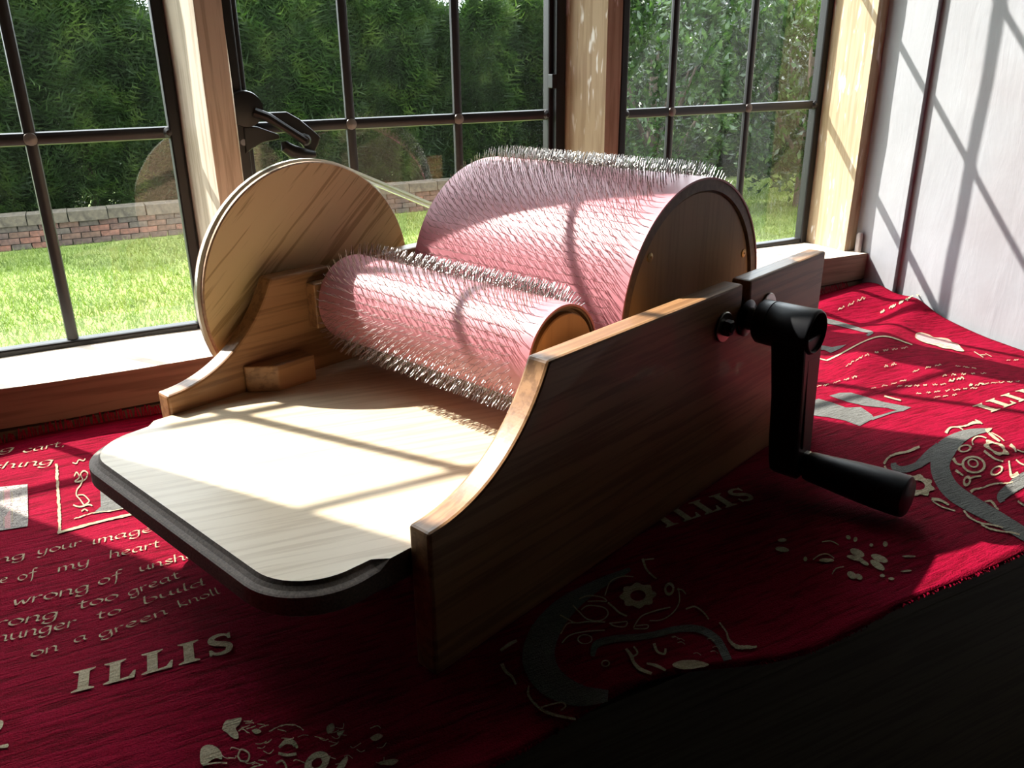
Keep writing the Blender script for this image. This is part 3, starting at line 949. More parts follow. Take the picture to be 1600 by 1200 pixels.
pt.stroke_px([(990, 978), (1002, 960), (1025, 950), (1048, 944)], 2.0); pt.stroke_px([(990, 980), (1010, 979), (1012, 973), (994, 975)], 2.0)
pt.stroke_px([(1015, 966), (1034, 964), (1052, 952), (1062, 935), (1060, 915)], 1.8)
pt.stroke_px([(1004, 872), (1010, 888), (1020, 898), (1026, 902)], [4, 3, 2]); pt.stroke_px([(1006, 874), (1022, 872)], 2)
pt.ring_px((1046, 917), 8, 10, 3.5, 0, 0, .2); pt.stroke_px([(1058, 917), (1066, 918), (1072, 924)], 2)
pt.stroke_px([(1072, 946), (1086, 942), (1100, 950), (1108, 960)], 2.4); pt.stroke_px([(878, 1004), (890, 992), (912, 986), (945, 983)], 2.0)
pt.ring_px((914, 998), 12, 8, 2.2); pt.ring_px((946, 1039), 7, 6, 2.5)
pt.stroke_px([(978, 1014), (986, 1026), (990, 1038), (1000, 1050), (1018, 1058)], [4, 6, 5, 7, 5]); pt.stroke_px([(985, 1030), (996, 1022), (990, 1010)], 3)
pt.stroke_px([(1022, 1004), (1027, 1018), (1038, 1022), (1040, 1012)], [5, 4, 4, 3]); pt.stroke_px([(1010, 1040), (1026, 1044), (1040, 1052)], [3, 6, 4])
pt.poly_px([(1050, 1041), (1065, 1032), (1085, 1030), (1104, 1033), (1106, 1038), (1084, 1046), (1062, 1048)], 3, .3)
pt.build('woven_flowers', M['cream'], 'cream woven flowers around the grey letter at the front edge')
pt = Pat()
pt.stroke_px([(1125, 964), (1136, 978), (1140, 990), (1152, 1000), (1170, 1000), (1184, 998)], [2, 3, 4, 7, 6, 2], rag=.4)
pt.build('woven_leaf', M['cream'])
pt = Pat()
pt.stroke_px([(826, 1070), (826, 1085), (840, 1102), (856, 1112), (880, 1120), (900, 1125)], [2, 4, 4, 5, 4, 3], rag=.4)
pt.stroke_px([(845, 1104), (860, 1100), (878, 1098), (884, 1104), (876, 1110)], 2.4)
pt.build('woven_leaf', M['cream'])
pt = Pat()
pt.stroke_px([(784, 1036), (790, 1048), (800, 1056), (806, 1068)], [6, 5, 4, 3]); pt.stroke_px([(782, 1016), (796, 1006), (808, 1000)], [4, 6, 4])
pt.build('woven_petal', M['cream'])
pt = Pat()
for k in range(8):
    x, y = random.uniform(1040, 1115), random.uniform(990, 1020)
    pt.stroke_px([(x, y), (x + 6, y - 2), (x + 12, y + 2)], 1.2, per=3)
pt.build('woven_flecks', M['cream'])

# --- right: grey ornamental letter, capitals, blocks
pt = Pat(.0006)
pt.stroke_px([(1545, 675), (1522, 679), (1500, 688), (1478, 706), (1468, 730), (1474, 752), (1490, 772), (1520, 792), (1560, 815), (1605, 842)], [5, 12, 20, 32, 30, 28, 27, 27, 25, 22], per=8, across=3)
pt.stroke_px([(1396, 724), (1398, 731), (1412, 735), (1432, 730), (1452, 716), (1468, 708)], [8, 10, 10, 11, 18, 26], per=6, across=2)
pt.stroke_px([(1566, 786), (1564, 778), (1578, 766), (1600, 752), (1630, 742)], [8, 14, 17, 20, 20], per=6, across=2)
pt.build('woven_letter', M['greyw'], 'grey woven ornamental letter beside the crank handle')
pt = Pat()
pt.stroke_px([(1381, 725), (1388, 716), (1400, 711), (1416, 709), (1428, 705), (1436, 702)], [4, 3, 4, 3, 5, 3], rag=.3)
pt.stroke_px([(1382, 728), (1388, 738), (1398, 744)], [3, 2.4, 2.6])
pt.ring_px((1433, 760), 25, 15, 13, 8, .12, .25)
pt.stroke_px([(1455, 782), (1466, 783), (1476, 788), (1482, 792)], [5, 4, 3]); pt.stroke_px([(1457, 785), (1468, 793), (1480, 798), (1492, 802)], 2.2)
pt.stroke_px([(1505, 801), (1514, 813), (1530, 822), (1550, 826), (1566, 830)], [3, 2.6, 2.6], rag=.4)
pt.stroke_px([(1532, 825), (1545, 832), (1562, 836), (1580, 838), (1592, 841)], [3, 3, 2.4, 3, 4], rag=.4)
pt.stroke_px([(1477, 681), (1484, 672), (1496, 671), (1504, 676)], [5, 2, 2]); pt.stroke_px([(1494, 671), (1510, 668), (1520, 663), (1532, 663)], [2, 3, 5, 3], rag=.5); pt.stroke_px([(1523, 658), (1530, 661), (1534, 665)], 2)
pt.poly_px([(1538, 674), (1550, 672), (1544, 679), (1542, 681)], 2); pt.stroke_px([(1544, 681), (1552, 688), (1561, 695)], [4, 5, 3]); pt.stroke_px([(1548, 680), (1560, 687), (1568, 694)], 1.8)
pt.ring_px((1520, 732), 19, 13, 4, 0, 0, .15); pt.ring_px((1519, 730), 9, 6.5, 2.6, 0, 0, .3)
pt.ring_px((1506, 707), 11, 6, 3.6, 0, 0, -.2); pt.ring_px((1556, 741), 11, 6, 3.4, 0, 0, -.5); pt.ring_px((1510, 756), 6, 8, 3, 0, 0, .4)
pt.stroke_px([(1488, 722), (1494, 730), (1502, 732)], [5, 3, 2]); pt.stroke_px([(1492, 740), (1498, 744), (1504, 748)], [4, 3, 2]); pt.stroke_px([(1514, 752), (1522, 750), (1532, 749)], 2.4)
pt.stroke_px([(1519, 702), (1518, 694), (1524, 688), (1532, 687), (1540, 690)], 2.2)
pt.ring_px((1555, 706), 20, 9, 8, 5, .14, .45)
pt.stroke_px([(1536, 711), (1545, 718), (1554, 724), (1566, 727)], [4, 3, 2]); pt.stroke_px([(1577, 700), (1584, 706), (1586, 712)], [6, 4, 2]); pt.stroke_px([(1588, 708), (1596, 711), (1606, 712)], 2)
pt.stroke_px([(1575, 726), (1577, 740), (1580, 749), (1590, 744)], [2.4, 3, 5, 6]); pt.stroke_px([(1586, 724), (1594, 730), (1606, 733)], 2.4)
pt.stroke_px([(1516, 772), (1522, 768), (1534, 766), (1552, 760), (1570, 759), (1582, 757)], [5, 3, 2, 2.4, 2, 2], rag=.4); pt.stroke_px([(1538, 787), (1548, 786), (1556, 796), (1560, 799)], [2, 4, 2]); pt.stroke_px([(1590, 784), (1600, 790), (1612, 792)], 3)
pt.build('woven_flowers', M['cream'], 'cream woven flowers inside the grey letter by the crank handle')
pt = Pat(); serif_word(pt, 'ILLIS', (1549, 645), (1648, 608), .0205); pt.build('woven_capitals', M['cream'], 'cream woven capitals at the right edge')
pt = Pat(.0006)
pt.poly_px([(1296, 617), (1312, 612), (1330, 612), (1352, 618), (1380, 626), (1424, 635), (1410, 642), (1385, 636), (1352, 633), (1325, 627)], 0)
pt.poly_px([(1262, 628), (1279, 622), (1300, 628), (1322, 636), (1345, 635), (1362, 647), (1366, 653), (1343, 665), (1320, 656), (1295, 651), (1270, 648), (1258, 640)], 0)
pt.stroke_px([(1362, 654), (1378, 649), (1396, 643), (1410, 640)], [5, 3, 3, 3])
pt.build('woven_block', M['greyw'], 'pair of grey woven blocks behind the crank arm')
pt = Pat()
pt.stroke_px([(1272, 500), (1290, 500), (1315, 502), (1338, 507), (1354, 516), (1360, 524), (1354, 531)], [5, 6, 6, 7, 8, 8, 5], per=6)
pt.poly_px([(1276, 544), (1284, 537), (1300, 541), (1322, 541), (1312, 546), (1298, 550), (1288, 544)], 0)
pt.build('woven_letter', M['greyw'], 'grey woven curved letter behind the crank hub')
pt = Pat()
pt.stroke_px([(1292, 561), (1320, 553), (1348, 544), (1376, 535), (1400, 533), (1426, 535)], 2.6, per=6); pt.stroke_px([(1274, 554), (1292, 561)], 1.6)
pt.build('woven_border', M['cream'], 'thin cream woven line by the crank hub')
pt = Pat(.0007)
pt.poly_px([(1433, 513), (1440, 508), (1454, 508), (1462, 511), (1474, 510), (1486, 511), (1492, 516), (1500, 518), (1505, 525), (1509, 532), (1498, 533), (1488, 530), (1476, 531), (1464, 526), (1450, 524), (1434, 519)], 2)
pt.build('woven_flower', M['pinkw'], 'pink woven flower near the white wall')
pt = Pat(.0011)
pt.stroke_px([(1433, 513), (1440, 508), (1454, 508), (1462, 511), (1474, 510), (1486, 511), (1492, 516), (1500, 518), (1505, 525), (1509, 532), (1498, 533), (1488, 530), (1476, 531), (1464, 526), (1450, 524), (1434, 519)], 1.5, per=4, closed=True)
pt.stroke_px([(1445, 517), (1468, 522), (1490, 526)], 2); pt.stroke_px([(1468, 522), (1462, 513)], 1.4); pt.stroke_px([(1470, 522), (1478, 514)], 1.4); pt.stroke_px([(1470, 522), (1474, 530)], 1.4)
pt.build('woven_flower_outline', M['cream'], 'cream outline of the pink woven flower')
pt = Pat(.0011)
pt.stroke_px([(1526, 530), (1534, 536), (1540, 541)], 1.8); pt.stroke_px([(1534, 536), (1544, 534)], 1.6); pt.stroke_px([(1544, 531), (1554, 536)], 1.2)
pt.build('woven_letter', M['cream'])
pt = Pat(.0011)
pt.stroke_px([(1382, 617), (1396, 621), (1408, 624)], 2.4)
pt.build('woven_letter', M['cream'])
def scribble(x0, y0, x1, y1, amp, w=.85):
    n = max(2, int((x1 - x0) / 13))
    for i in range(n):
        t0, t1 = (i + random.uniform(.0, .3)) / n, (i + random.uniform(.55, .95)) / n
        P = []
        for k in range(9):
            t = t0 + (t1 - t0) * k / 8
            P.append((x0 + (x1 - x0) * t, y0 + (y1 - y0) * t + amp * math.sin(k * random.uniform(1.4, 2.6) + i) * random.uniform(.3, .8)))
        pt.stroke_px(P, w, per=3, rag=.2)
for a in [(1375, 483, 1440, 466, 2.5, 1.7), (1320, 577, 1420, 543, 2), (1378, 577, 1405, 569, 2.5), (1270, 603, 1345, 590, 2), (1360, 606, 1420, 592, 2), (1425, 582, 1475, 568, 2.2), (1470, 588, 1545, 580, 2.4), (1480, 596, 1510, 590, 2.6, 1.8), (1400, 602, 1480, 600, 2), (1430, 613, 1530, 606, 2), (1520, 603, 1600, 590, 2), (1510, 602, 1542, 599, 2.4, 1.8), (1458, 620, 1500, 615, 1.6), (1490, 570, 1530, 572, 1.6), (1575, 540, 1600, 536, 2), (1308, 487, 1352, 470, 2)]:
    pt = Pat(.0011); scribble(*a); pt.build('woven_handwriting', M['cream'], 'faint cream woven handwriting on the sunlit side')

# short cut fringe along the sill
def fringe():
    V = []; Fs = []
    for k in range(760):
        s = -.6 + .0023 * k + random.uniform(-.0006, .0006)
        z = hgt(s, .006)
        w = .0007; L = random.uniform(.006, .011); dx = random.uniform(-.002, .002)
        b = len(V)
        V += [(s - w, -.0075, z + .0005), (s + w, -.0075, z + .0005), (s + w + dx, -.0030, z + L), (s - w + dx, -.0030, z + L)]
        Fs.append((b, b + 1, b + 2, b + 3))
    me = raw_mesh('fringe', V, Fs, M['red'])
    o = bpy.data.objects.new('fringe', me); COL.objects.link(o); o.parent = cloth; o['kind'] = 'stuff'
fringe()
# pale cut threads along the front hem
def hem():
    V = []; Fs = []
    for k in range(1200):
        s = -.5 + 1.55 * k / 1200 + random.uniform(-.0004, .0004)
        n = nmax(s); z = hgt(s, n)
        w = .0004; L = random.uniform(.0010, .0026); dx = random.uniform(-.0015, .0015)
        b = len(V)
        V += [(s - w, -n + .0004, z - .0004), (s + w, -n + .0004, z - .0004), (s + w + dx, -n - L, z - random.uniform(0, .003)), (s - w + dx, -n - L, z - random.uniform(0, .003))]
        Fs.append((b, b + 1, b + 2, b + 3))
    me = raw_mesh('hem_threads', V, Fs, M['red'])
    o = bpy.data.objects.new('hem_threads', me); COL.objects.link(o); o.parent = cloth; o['kind'] = 'stuff'
hem()

# ------------------------------------------------------------------ the drum carder (written in world space)
T, W_ = .0176, .2895
XI_R, XO_R = -T, 0.0
XI_L, XO_L = -(T + W_), -(2 * T + W_)
H, H0, ZB, LEN = .1733, .0982, .0821, .500
YD, ZD, RD = .3528, .1427, .1088
YR, ZR, RR = .1752, .1448, .0387
XDR, XDL = -.0488, -.2897
carder = empty('drum_carder', (-.16, .2, 0))
tag(carder, 'oak drum carder with two pink wire-toothed drums and a black crank', 'drum carder')

def bez(p0, p1, p2, p3, n=14):
    out = []
    for k in range(n + 1):
        t = k / n; u = 1 - t
        out.append((u ** 3 * p0[0] + 3 * u * u * t * p1[0] + 3 * u * t * t * p2[0] + t ** 3 * p3[0], u ** 3 * p0[1] + 3 * u * u * t * p1[1] + 3 * u * t * t * p2[1] + t ** 3 * p3[1]))
    return out

def slot(y0, y1, yb, zb, r, z_top):
    """points down one side of an axle slot and up the other, walked from front to back"""
    pts = [(y0, z_top), (y0 + .001, zb + r * 1.4)]
    for k in range(9):
        a = math.pi + math.pi * k / 8
        pts.append((yb + r * math.cos(a), zb + r * math.sin(a)))
    pts += [(y1 + .001, zb + r * 1.4), (y1, z_top)]
    return pts

def panel_poly(extra_slot=False):
    P = bez((0, H0), (.050, .1000), (.085, .135), (.1026, H), 60)
    if extra_slot: P += slot(.163, .186, YR, ZR, .0105, H)
    P += slot(.3435, .3555, YD, ZD, .0098, H)
    P += [(LEN, H), (LEN, 0), (0, 0)]
    return P
pr = MB().prism(panel_poly(), XI_R, XO_R).build('side_panel', M['panel'], carder, bevel=.0024, seg=2)
pl_ = MB().prism(panel_poly(True), XO_L, XI_L).build('side_panel', M['panel'], carder, bevel=.0024, seg=2)

# tray board with rounded front corners and a coved rim that stops short of the panels
def tray():
    yf = -.0800; rc = .046
    x0, x1 = XI_L + .0004, XI_R - .0004
    path = [(x0, .004, (-1, 0), 0), (x0, -.006, (-1, 0), 0), (x0, -.014, (-1, 0), 0), (x0, -.0185, (-1, 0), .55), (x0, -.022, (-1, 0), .9), (x0, yf + rc, (-1, 0), 1)]
    for k in range(1, 13):
        a = math.pi + math.pi / 2 * k / 12
        path.append((x0 + rc + rc * math.cos(a), yf + rc + rc * math.sin(a), (math.cos(a), math.sin(a)), 1))
    for k in range(1, 12):
        t = k / 12
        path.append((x0 + rc + (x1 - x0 - 2 * rc) * t, yf, (0, -1), 1))
    for k in range(0, 13):
        a = 1.5 * math.pi + math.pi / 2 * k / 12
        path.append((x1 - rc + rc * math.cos(a), yf + rc + rc * math.sin(a), (math.cos(a), math.sin(a)), 1))
    path += [(x1, -.022, (1, 0), .9), (x1, -.0185, (1, 0), .55), (x1, -.014, (1, 0), 0), (x1, -.006, (1, 0), 0), (x1, .004, (1, 0), 0), (x1, .488, (1, 0), 0), (x0, .488, (-1, 0), 0)]
    # rings: (inset, z)
    rings = [(.0015, ZB - .0182), (0, ZB - .0165), (0, ZB - .0052), (.0012, ZB - .0046), (.0042, ZB - .0038), (.0066, ZB - .0022), (.0078, ZB - .0006), (.0082, ZB)]
    n = len(path); mb = MB(); V = []; Fs = []; MI = []
    for ins, z in rings:
        for (x, y, nn, f) in path:
            zz = z if (f > 0 or z <= ZB - .0052) else min(ZB, z)
            zf = ZB - (ZB - z) if f >= 1 else (z if z <= ZB - .0165 else ZB - (ZB - z) * (f if f > 0 else (1 if z <= ZB - .0052 else 0)))
            if z == ZB - .0052 and f < 1: zf = ZB - .0052 * f
            V.append((x - nn[0] * ins * f, y - nn[1] * ins * f, zf))
    for j in range(len(rings) - 1):
        for k in range(n):
            k2 = (k + 1) % n
            Fs.append((j * n + k, j * n + k2, (j + 1) * n + k2, (j + 1) * n + k)); MI.append(1)
    Fs.append(tuple(reversed(range(n)))); MI.append(1)
    top = (len(rings) - 1) * n
    Fs.append(tuple(top + k for k in range(n))); MI.append(0)
    mb.v = V; mb.f = Fs; mb.mi = MI
    o = mb.build('tray_board', [M['board'], M['mdf']], carder)
    return o
tray()

# wooden blocks on the board and bearing blocks on the panels
def mitre_block(side):
    if side < 0: pts = [(XI_L, .0675), (XI_L + .0035, .0665), (-.2855, .0865), (-.2855, .124), (XI_L, .124)]
    else: pts = [(XI_R, .0675), (XI_R - .0035, .0665), (XI_L + XI_R + .2855, .0865), (XI_L + XI_R + .2855, .124), (XI_R, .124)]
    MB().prism(pts, ZB, ZB + .0232, 'z').build('guide_block', M['panel'], carder, bevel=.0012)
mitre_block(-1); mitre_block(1)
for x0, x1 in ((XI_L, XI_L + .0125), (XI_R - .0125, XI_R)):
    MB().box((x0, .1362, .1236), (x1, .214, .1635)).build('bearing_block', M['panel'], carder, bevel=.0012)

# carding drums
def tooth_field(name, parent, x0, x1, yc, zc, R, pitch_x, pitch_c, L, lean, stag, seed, sense=1, r=.00034):
    rg = np.random.default_rng(seed)
    nx = int((x1 - x0) / pitch_x); nc = int(2 * math.pi * R / pitch_c)
    px = (x1 - x0) / nx
    cols = (np.arange(nx) + .5) * px + x0
    rows = np.arange(nc) * 2 * np.pi / nc
    cx, th = np.meshgrid(cols, rows, indexing='ij')
    ri = np.tile(np.arange(nc), (nx, 1))
    cx = cx + ((ri % 3) - 1) * stag
    bx = np.concatenate([(cx - .0013).ravel(), (cx + .0013).ravel()]); bt = np.concatenate([th.ravel(), th.ravel()])
    n = len(bx)
    bx = bx + rg.normal(0, .00022, n); bt = bt + rg.normal(0, .0003 / R, n)
    l1 = L * .50; l2 = L * .56 * (1 + rg.normal(0, .05, n))
    le = rg.normal(0, .05, n)
    # lower leg leans back, upper leg bends forward at the knee
    def pos(x, t, rad): return np.stack([x, yc + rad * np.cos(t), zc + rad * np.sin(t)], 1)
    a1 = -lean * .55 * sense; a2 = (lean + le) * sense
    t1 = bt + l1 * math.sin(a1) / (R + l1); r1 = R + l1 * math.cos(a1)
    t2 = t1 + l2 * np.sin(a2) / (R + L); r2 = r1 + l2 * np.cos(a2)
    sx = rg.normal(0, .0006, n)
    P0 = pos(bx, bt, np.full(n, R - .0004)); P1 = pos(bx + sx * .4, t1, np.full(n, r1) if np.isscalar(r1) else r1); P2 = pos(bx + sx, t2, r2)
    # three-sided wires
    def frame(t):
        rad = np.stack([np.zeros(n), np.cos(t), np.sin(t)], 1); tan = np.stack([np.zeros(n), -np.sin(t), np.cos(t)], 1)
        ax = np.tile([1., 0, 0], (n, 1)); return ax, tan
    ax, tan = frame(bt)
    V = np.empty((n, 9, 3), np.float32)
    for k in range(3):
        a = 2 * math.pi * k / 3
        off = ax * (r * math.cos(a)) + tan * (r * math.sin(a))
        V[:, k] = P0 + off; V[:, 3 + k] = P1 + off; V[:, 6 + k] = P2 + off * .85
    q = []
    for lv in (0, 3):
        for k in range(3):
            k2 = (k + 1) % 3
            q.append((lv + k, lv + k2, lv + 3 + k2, lv + 3 + k))
    q = np.array(q); Fs = (q[None] + (np.arange(n) * 9)[:, None, None]).reshape(-1, 4)
    me = raw_mesh(name, V.reshape(-1, 3) - np.array([*ORG[parent.name]], np.float32), Fs, M['wire'])
    o = bpy.data.objects.new(name, me); COL.objects.link(o); o.parent = parent
    o['kind'] = 'stuff'; o['label'] = 'bent bright steel wire teeth'
    return o

def drum(name, yc, zc, R, rim, label, big):
    core = MB().lathe([(XDL, .012), (XDL, R - .0018), (XDR, R - .0018), (XDR, R - .0018 - rim)] + [(XDR - .0035, R - .0018 - rim - .0006), (XDR - .0035, .012)], (0, yc, zc), 'x', 96)
    c = core.build(name, M['endrim'], carder, smooth=True, label=label)
    cloth_ = MB().lathe([(XDL - .0006, R - .0016), (XDL - .0006, R), (XDR + .0008, R), (XDR + .0008, R - .0016)], (0, yc, zc), 'x', 128, close=True)
    cloth_.build('card_cloth', M['pink'], c, smooth=True, label='pink card cloth')
    return c
dr = drum('large_drum', YD, ZD, RD, .0085, 'large pink carding drum', True)
ro = drum('small_drum', YR, ZR, RR, .0016, 'small pink carding drum', False)
# end faces
MB().lathe([(XDR - .0040, .0), (XDR - .0022, .006), (XDR - .0022, RD - .0125), (XDR - .003, RD - .0115)], (0, YD, ZD), 'x', 96).build('end_disc', M['endwood'], dr, smooth=True, label='tan wooden drum end')
MB().lathe([(XDR - .010, .0), (XDR + .0016, .0), (XDR + .0016, RR - .0072), (XDR + .0008, RR - .0064), (XDR - .004, RR - .0062)], (0, YR, ZR), 'x', 72).build('end_disc', M['rollerend'], ro, smooth=True, label='orange wooden drum end')
for a in (38, 150, 270):
    y, z = YD + .084 * math.cos(math.radians(a)), ZD + .084 * math.sin(math.radians(a))
def screw_at(px, py):
    d = ray(px, py); P = CAM + d * ((XDR - CAM.x) / d.x)
    return P.y, P.z
for q in ((1019, 403), (1165, 396)):
    y, z = screw_at(*q)
    MB().lathe([(-.0022, .0), (-.0012, .0012), (-.0012, .0024), (-.0016, .0038), (-.0026, .0042)], (XDR, y, z), 'x', 16).build('screw', M['brass'], dr, smooth=True)
tooth_field('wire_teeth', dr, XDL + .011, XDR - .011, YD, ZD, RD, .0098, .0060, .0118, .30, .0016, 3, -1)
tooth_field('wire_teeth', ro, XDL + .009, XDR - .012, YR, ZR, RR, .0088, .0056, .0120, .30, .0004, 4, -1)

# axles
MB().lathe([(XO_L - .03, .0), (XO_L - .03, .0062), (.013, .0062), (.013, 0)], (0, YD, ZD), 'x', 20).build('axle', M['bolt'], carder, smooth=True)
MB().lathe([(XO_L - .03, .0), (XO_L - .03, .005), (XI_R, .005), (XI_R, 0)], (0, YR, ZR), 'x', 20).build('axle', M['bolt'], carder, smooth=True)

# pulley disc with a belt groove, small drum pulley and the belt
XP = -.3336; RP = .1108; YP, ZP = .1649, .1502
pd = MB()
pd.cur = 0; pd.lathe([(XP - .0005, 0), (XP, .004), (XP, RP - .0012)], (0, YP, ZP), 'x', 128, caps=False)
pd.cur = 1; pd.lathe([(XP, RP - .0012), (XP - .0010, RP), (XP - .0058, RP), (XP - .0068, RP - .0046), (XP - .0098, RP - .0046), (XP - .0108, RP), (XP - .0150, RP), (XP - .0160, RP - .001), (XP - .016, 0)], (0, YP, ZP), 'x', 128, caps=False)
pd.build('pulley_wheel', [M['disc'], M['ply']], carder, smooth=True, label='large oak pulley wheel with a grooved rim')
XB = XP - .0083
MB().lathe([(XP - .001, .0), (XP - .001, .042), (XP - .005, .042), (XP - .0065, .0375), (XP - .010, .0375), (XP - .0115, .042), (XP - .0155, .042), (XP - .0155, 0)], (0, YD, ZD), 'x', 64).build('drum_pulley', M['ply'], carder, smooth=True)
def belt():
    r1, r2 = RP - .0012, .0400
    dy, dz = YD - YP, ZD - ZP
    D = math.hypot(dy, dz); th = math.atan2(dz, dy); al = math.acos((r1 - r2) / D)
    pts = []
    for k in range(41):
        a = th + al + (2 * math.pi - 2 * al) * k / 40
        pts.append((XB, YP + r1 * math.cos(a), ZP + r1 * math.sin(a)))
    for k in range(25):
        a = th - al + 2 * al * k / 24
        pts.append((XB, YD + r2 * math.cos(a), ZD + r2 * math.sin(a)))
    mb = MB(); n = len(pts); V = []; Fs = []
    for i, p in enumerate(pts):
        q0, q1 = pts[i - 1], pts[(i + 1) % n]
        t = (Vector(q1) - Vector(q0)).normalized(); nn = Vector((0, t.z, -t.y))
        for (bx, bn) in ((-.0030, -.0026), (.0030, -.0026), (.0040, .0008), (.0020, .0034), (-.0020, .0034), (-.0040, .0008)):
            V.append(Vector(p) + Vector((bx, 0, 0)) + nn * bn)
    for i in range(n):
        j = (i + 1) % n
        for k in range(6):
            k2 = (k + 1) % 6
            Fs.append((i * 6 + k, j * 6 + k, j * 6 + k2, i * 6 + k2))
    mb.add(V, Fs).build('drive_belt', M['belt'], carder, smooth=True, angle=50, label='pale translucent drive belt')
belt()

# clamp bolts either side of the axle slot
for dy in (-.037, .037):
    y = YD + dy
    b_ = MB().lathe([(0, 0), (0, .0122), (.0012, .0125), (.0018, .0118), (.0018, 0)], (.0002, y, ZD + .001), 'x', 32).build('washer', M['steel'], carder, smooth=True)
    hx = MB().lathe([(.0018, .0), (.0018, .0068), (.0068, .0068), (.0078, .0058), (.0078, 0)], (.0, y, ZD + .001), 'x', 6)
    hx.build('bolt_head', M['bolt'], carder)
    MB().lathe([(.0078, .0), (.0078, .0034), (.0092, .0034), (.0097, .0026), (.0097, 0)], (.0, y, ZD + .001), 'x', 16).build('bolt_end', M['bolt'], carder, smooth=True)
MB().lathe([(.0004, 0), (.0004, .0150), (.0016, .0155), (.0024, .0145), (.0040, .0095), (.013, .0085), (.013, 0)], (0, YD, ZD), 'x', 32).build('axle_bush', M['bolt'], carder, smooth=True)

# crank: hub, arm and grip
hub = MB().lathe([(.0125, .0), (.0125, .0160), (.0145, .0178), (.0240, .0182), (.0244, .0176), (.0252, .0182), (.0590, .0182), (.0612, .0172), (.0616, .0162), (.0606, .0152), (.046, .0140), (.048, 0)], (0, YD, ZD), 'x', 48)
crank = hub.build('crank', M['blackplastic'], carder, smooth=True, angle=45, label='black plastic crank')
ZG = .0205; YG = YD + .017      # the crank hangs a little past plumb
def arm():
    # tapering arm hanging from the hub, rounded at its foot, with a shallow recessed panel on the back edge
    mb = MB()
    V = []; Fs = []
    secs = [(ZD - .004, .0300, .0590, .0172), (ZD - .022, .0305, .0588, .0162), (ZD - .060, .0315, .0580, .0150), (ZG + .020, .0305, .0570, .0142), (ZG + .002, .0310, .0566, .0140), (ZG - .008, .0312, .0564, .0118), (ZG - .0135, .0325, .0550, .0065)]
    for z, xa, xb, hy in secs:
        yc = YD + (YG - YD) * (ZD - z) / (ZD - ZG)
        V += [(xa, yc - hy, z), (xb, yc - hy, z), (xb, yc + hy, z), (xa, yc + hy, z)]
    for i in range(len(secs) - 1):
        for k in range(4):
            k2 = (k + 1) % 4
            Fs.append((i * 4 + k, i * 4 + k2, (i + 1) * 4 + k2, (i + 1) * 4 + k))
    Fs.append((0, 1, 2, 3)); b = (len(secs) - 1) * 4; Fs.append((b + 3, b + 2, b + 1, b))
    mb.add(V, Fs).build('crank_arm', M['blackplastic'], crank, bevel=.0022)
    rb = MB().box((.0564, -.0085, ZG + .018), (.0589, .0085, ZD - .022))
    rb.v = [(p[0], p[1] + YD + (YG - YD) * (ZD - p[2]) / (ZD - ZG), p[2]) for p in rb.v]
    rb.build('arm_rib', M['blackplastic'], crank, bevel=.0010)
arm()
MB().lathe([(.0560, .0), (.0560, .0092), (.0600, .0096), (.0605, .0118), (.0640, .0128), (.080, .0140), (.100, .0158), (.118, .0168), (.136, .0172), (.1415, .0166), (.1432, .0145), (.1436, .0)], (0, YG, ZG), 'x', 40).build('crank_grip', M['blackplastic'], crank, smooth=True, angle=40)
MB().box((.0572, YG - .003, ZG + .0112), (.0612, YG + .003, ZG + .0122)).build('grip_clip', M['steel'], crank)

# ------------------------------------------------------------------ the garden (written in s, m, z)
ZG0 = -1.85
ground = in_window(MB().add([(-40, .30, ZG0), (60, .30, ZG0), (60, 70, ZG0), (-40, 70, ZG0)], [(0, 1, 2, 3)]).build('lawn', M['lawn'], origin=False))
ORG['lawn'] = Vector((0, 0, 0))
tag(ground, 'sunlit lawn outside the windows', 'lawn', kind='structure')
def grass():
    n = 90000
    s = rng.uniform(-2.6, 12.0, n); m_ = rng.uniform(5.0, 10.84, n)
    a = rng.uniform(0, 2 * np.pi, n); L = rng.uniform(.030, .085, n); w = rng.uniform(.004, .0075, n)
    lx, ly = rng.normal(0, .03, n), rng.normal(0, .03, n)
    V = np.empty((n, 3, 3), np.float32)
    V[:, 0] = np.stack([s - w * np.cos(a), m_ - w * np.sin(a), np.full(n, ZG0)], 1)
    V[:, 1] = np.stack([s + w * np.cos(a), m_ + w * np.sin(a), np.full(n, ZG0)], 1)
    V[:, 2] = np.stack([s + lx, m_ + ly, ZG0 + L], 1)
    me = raw_mesh('grass', V.reshape(-1, 3), np.arange(3 * n).reshape(-1, 3), M['grass'])
    o = bpy.data.objects.new('grass', me); COL.objects.link(o); in_window(o)
    tag(o, 'short grass blades growing on the lawn', 'grass', kind='stuff')
grass()

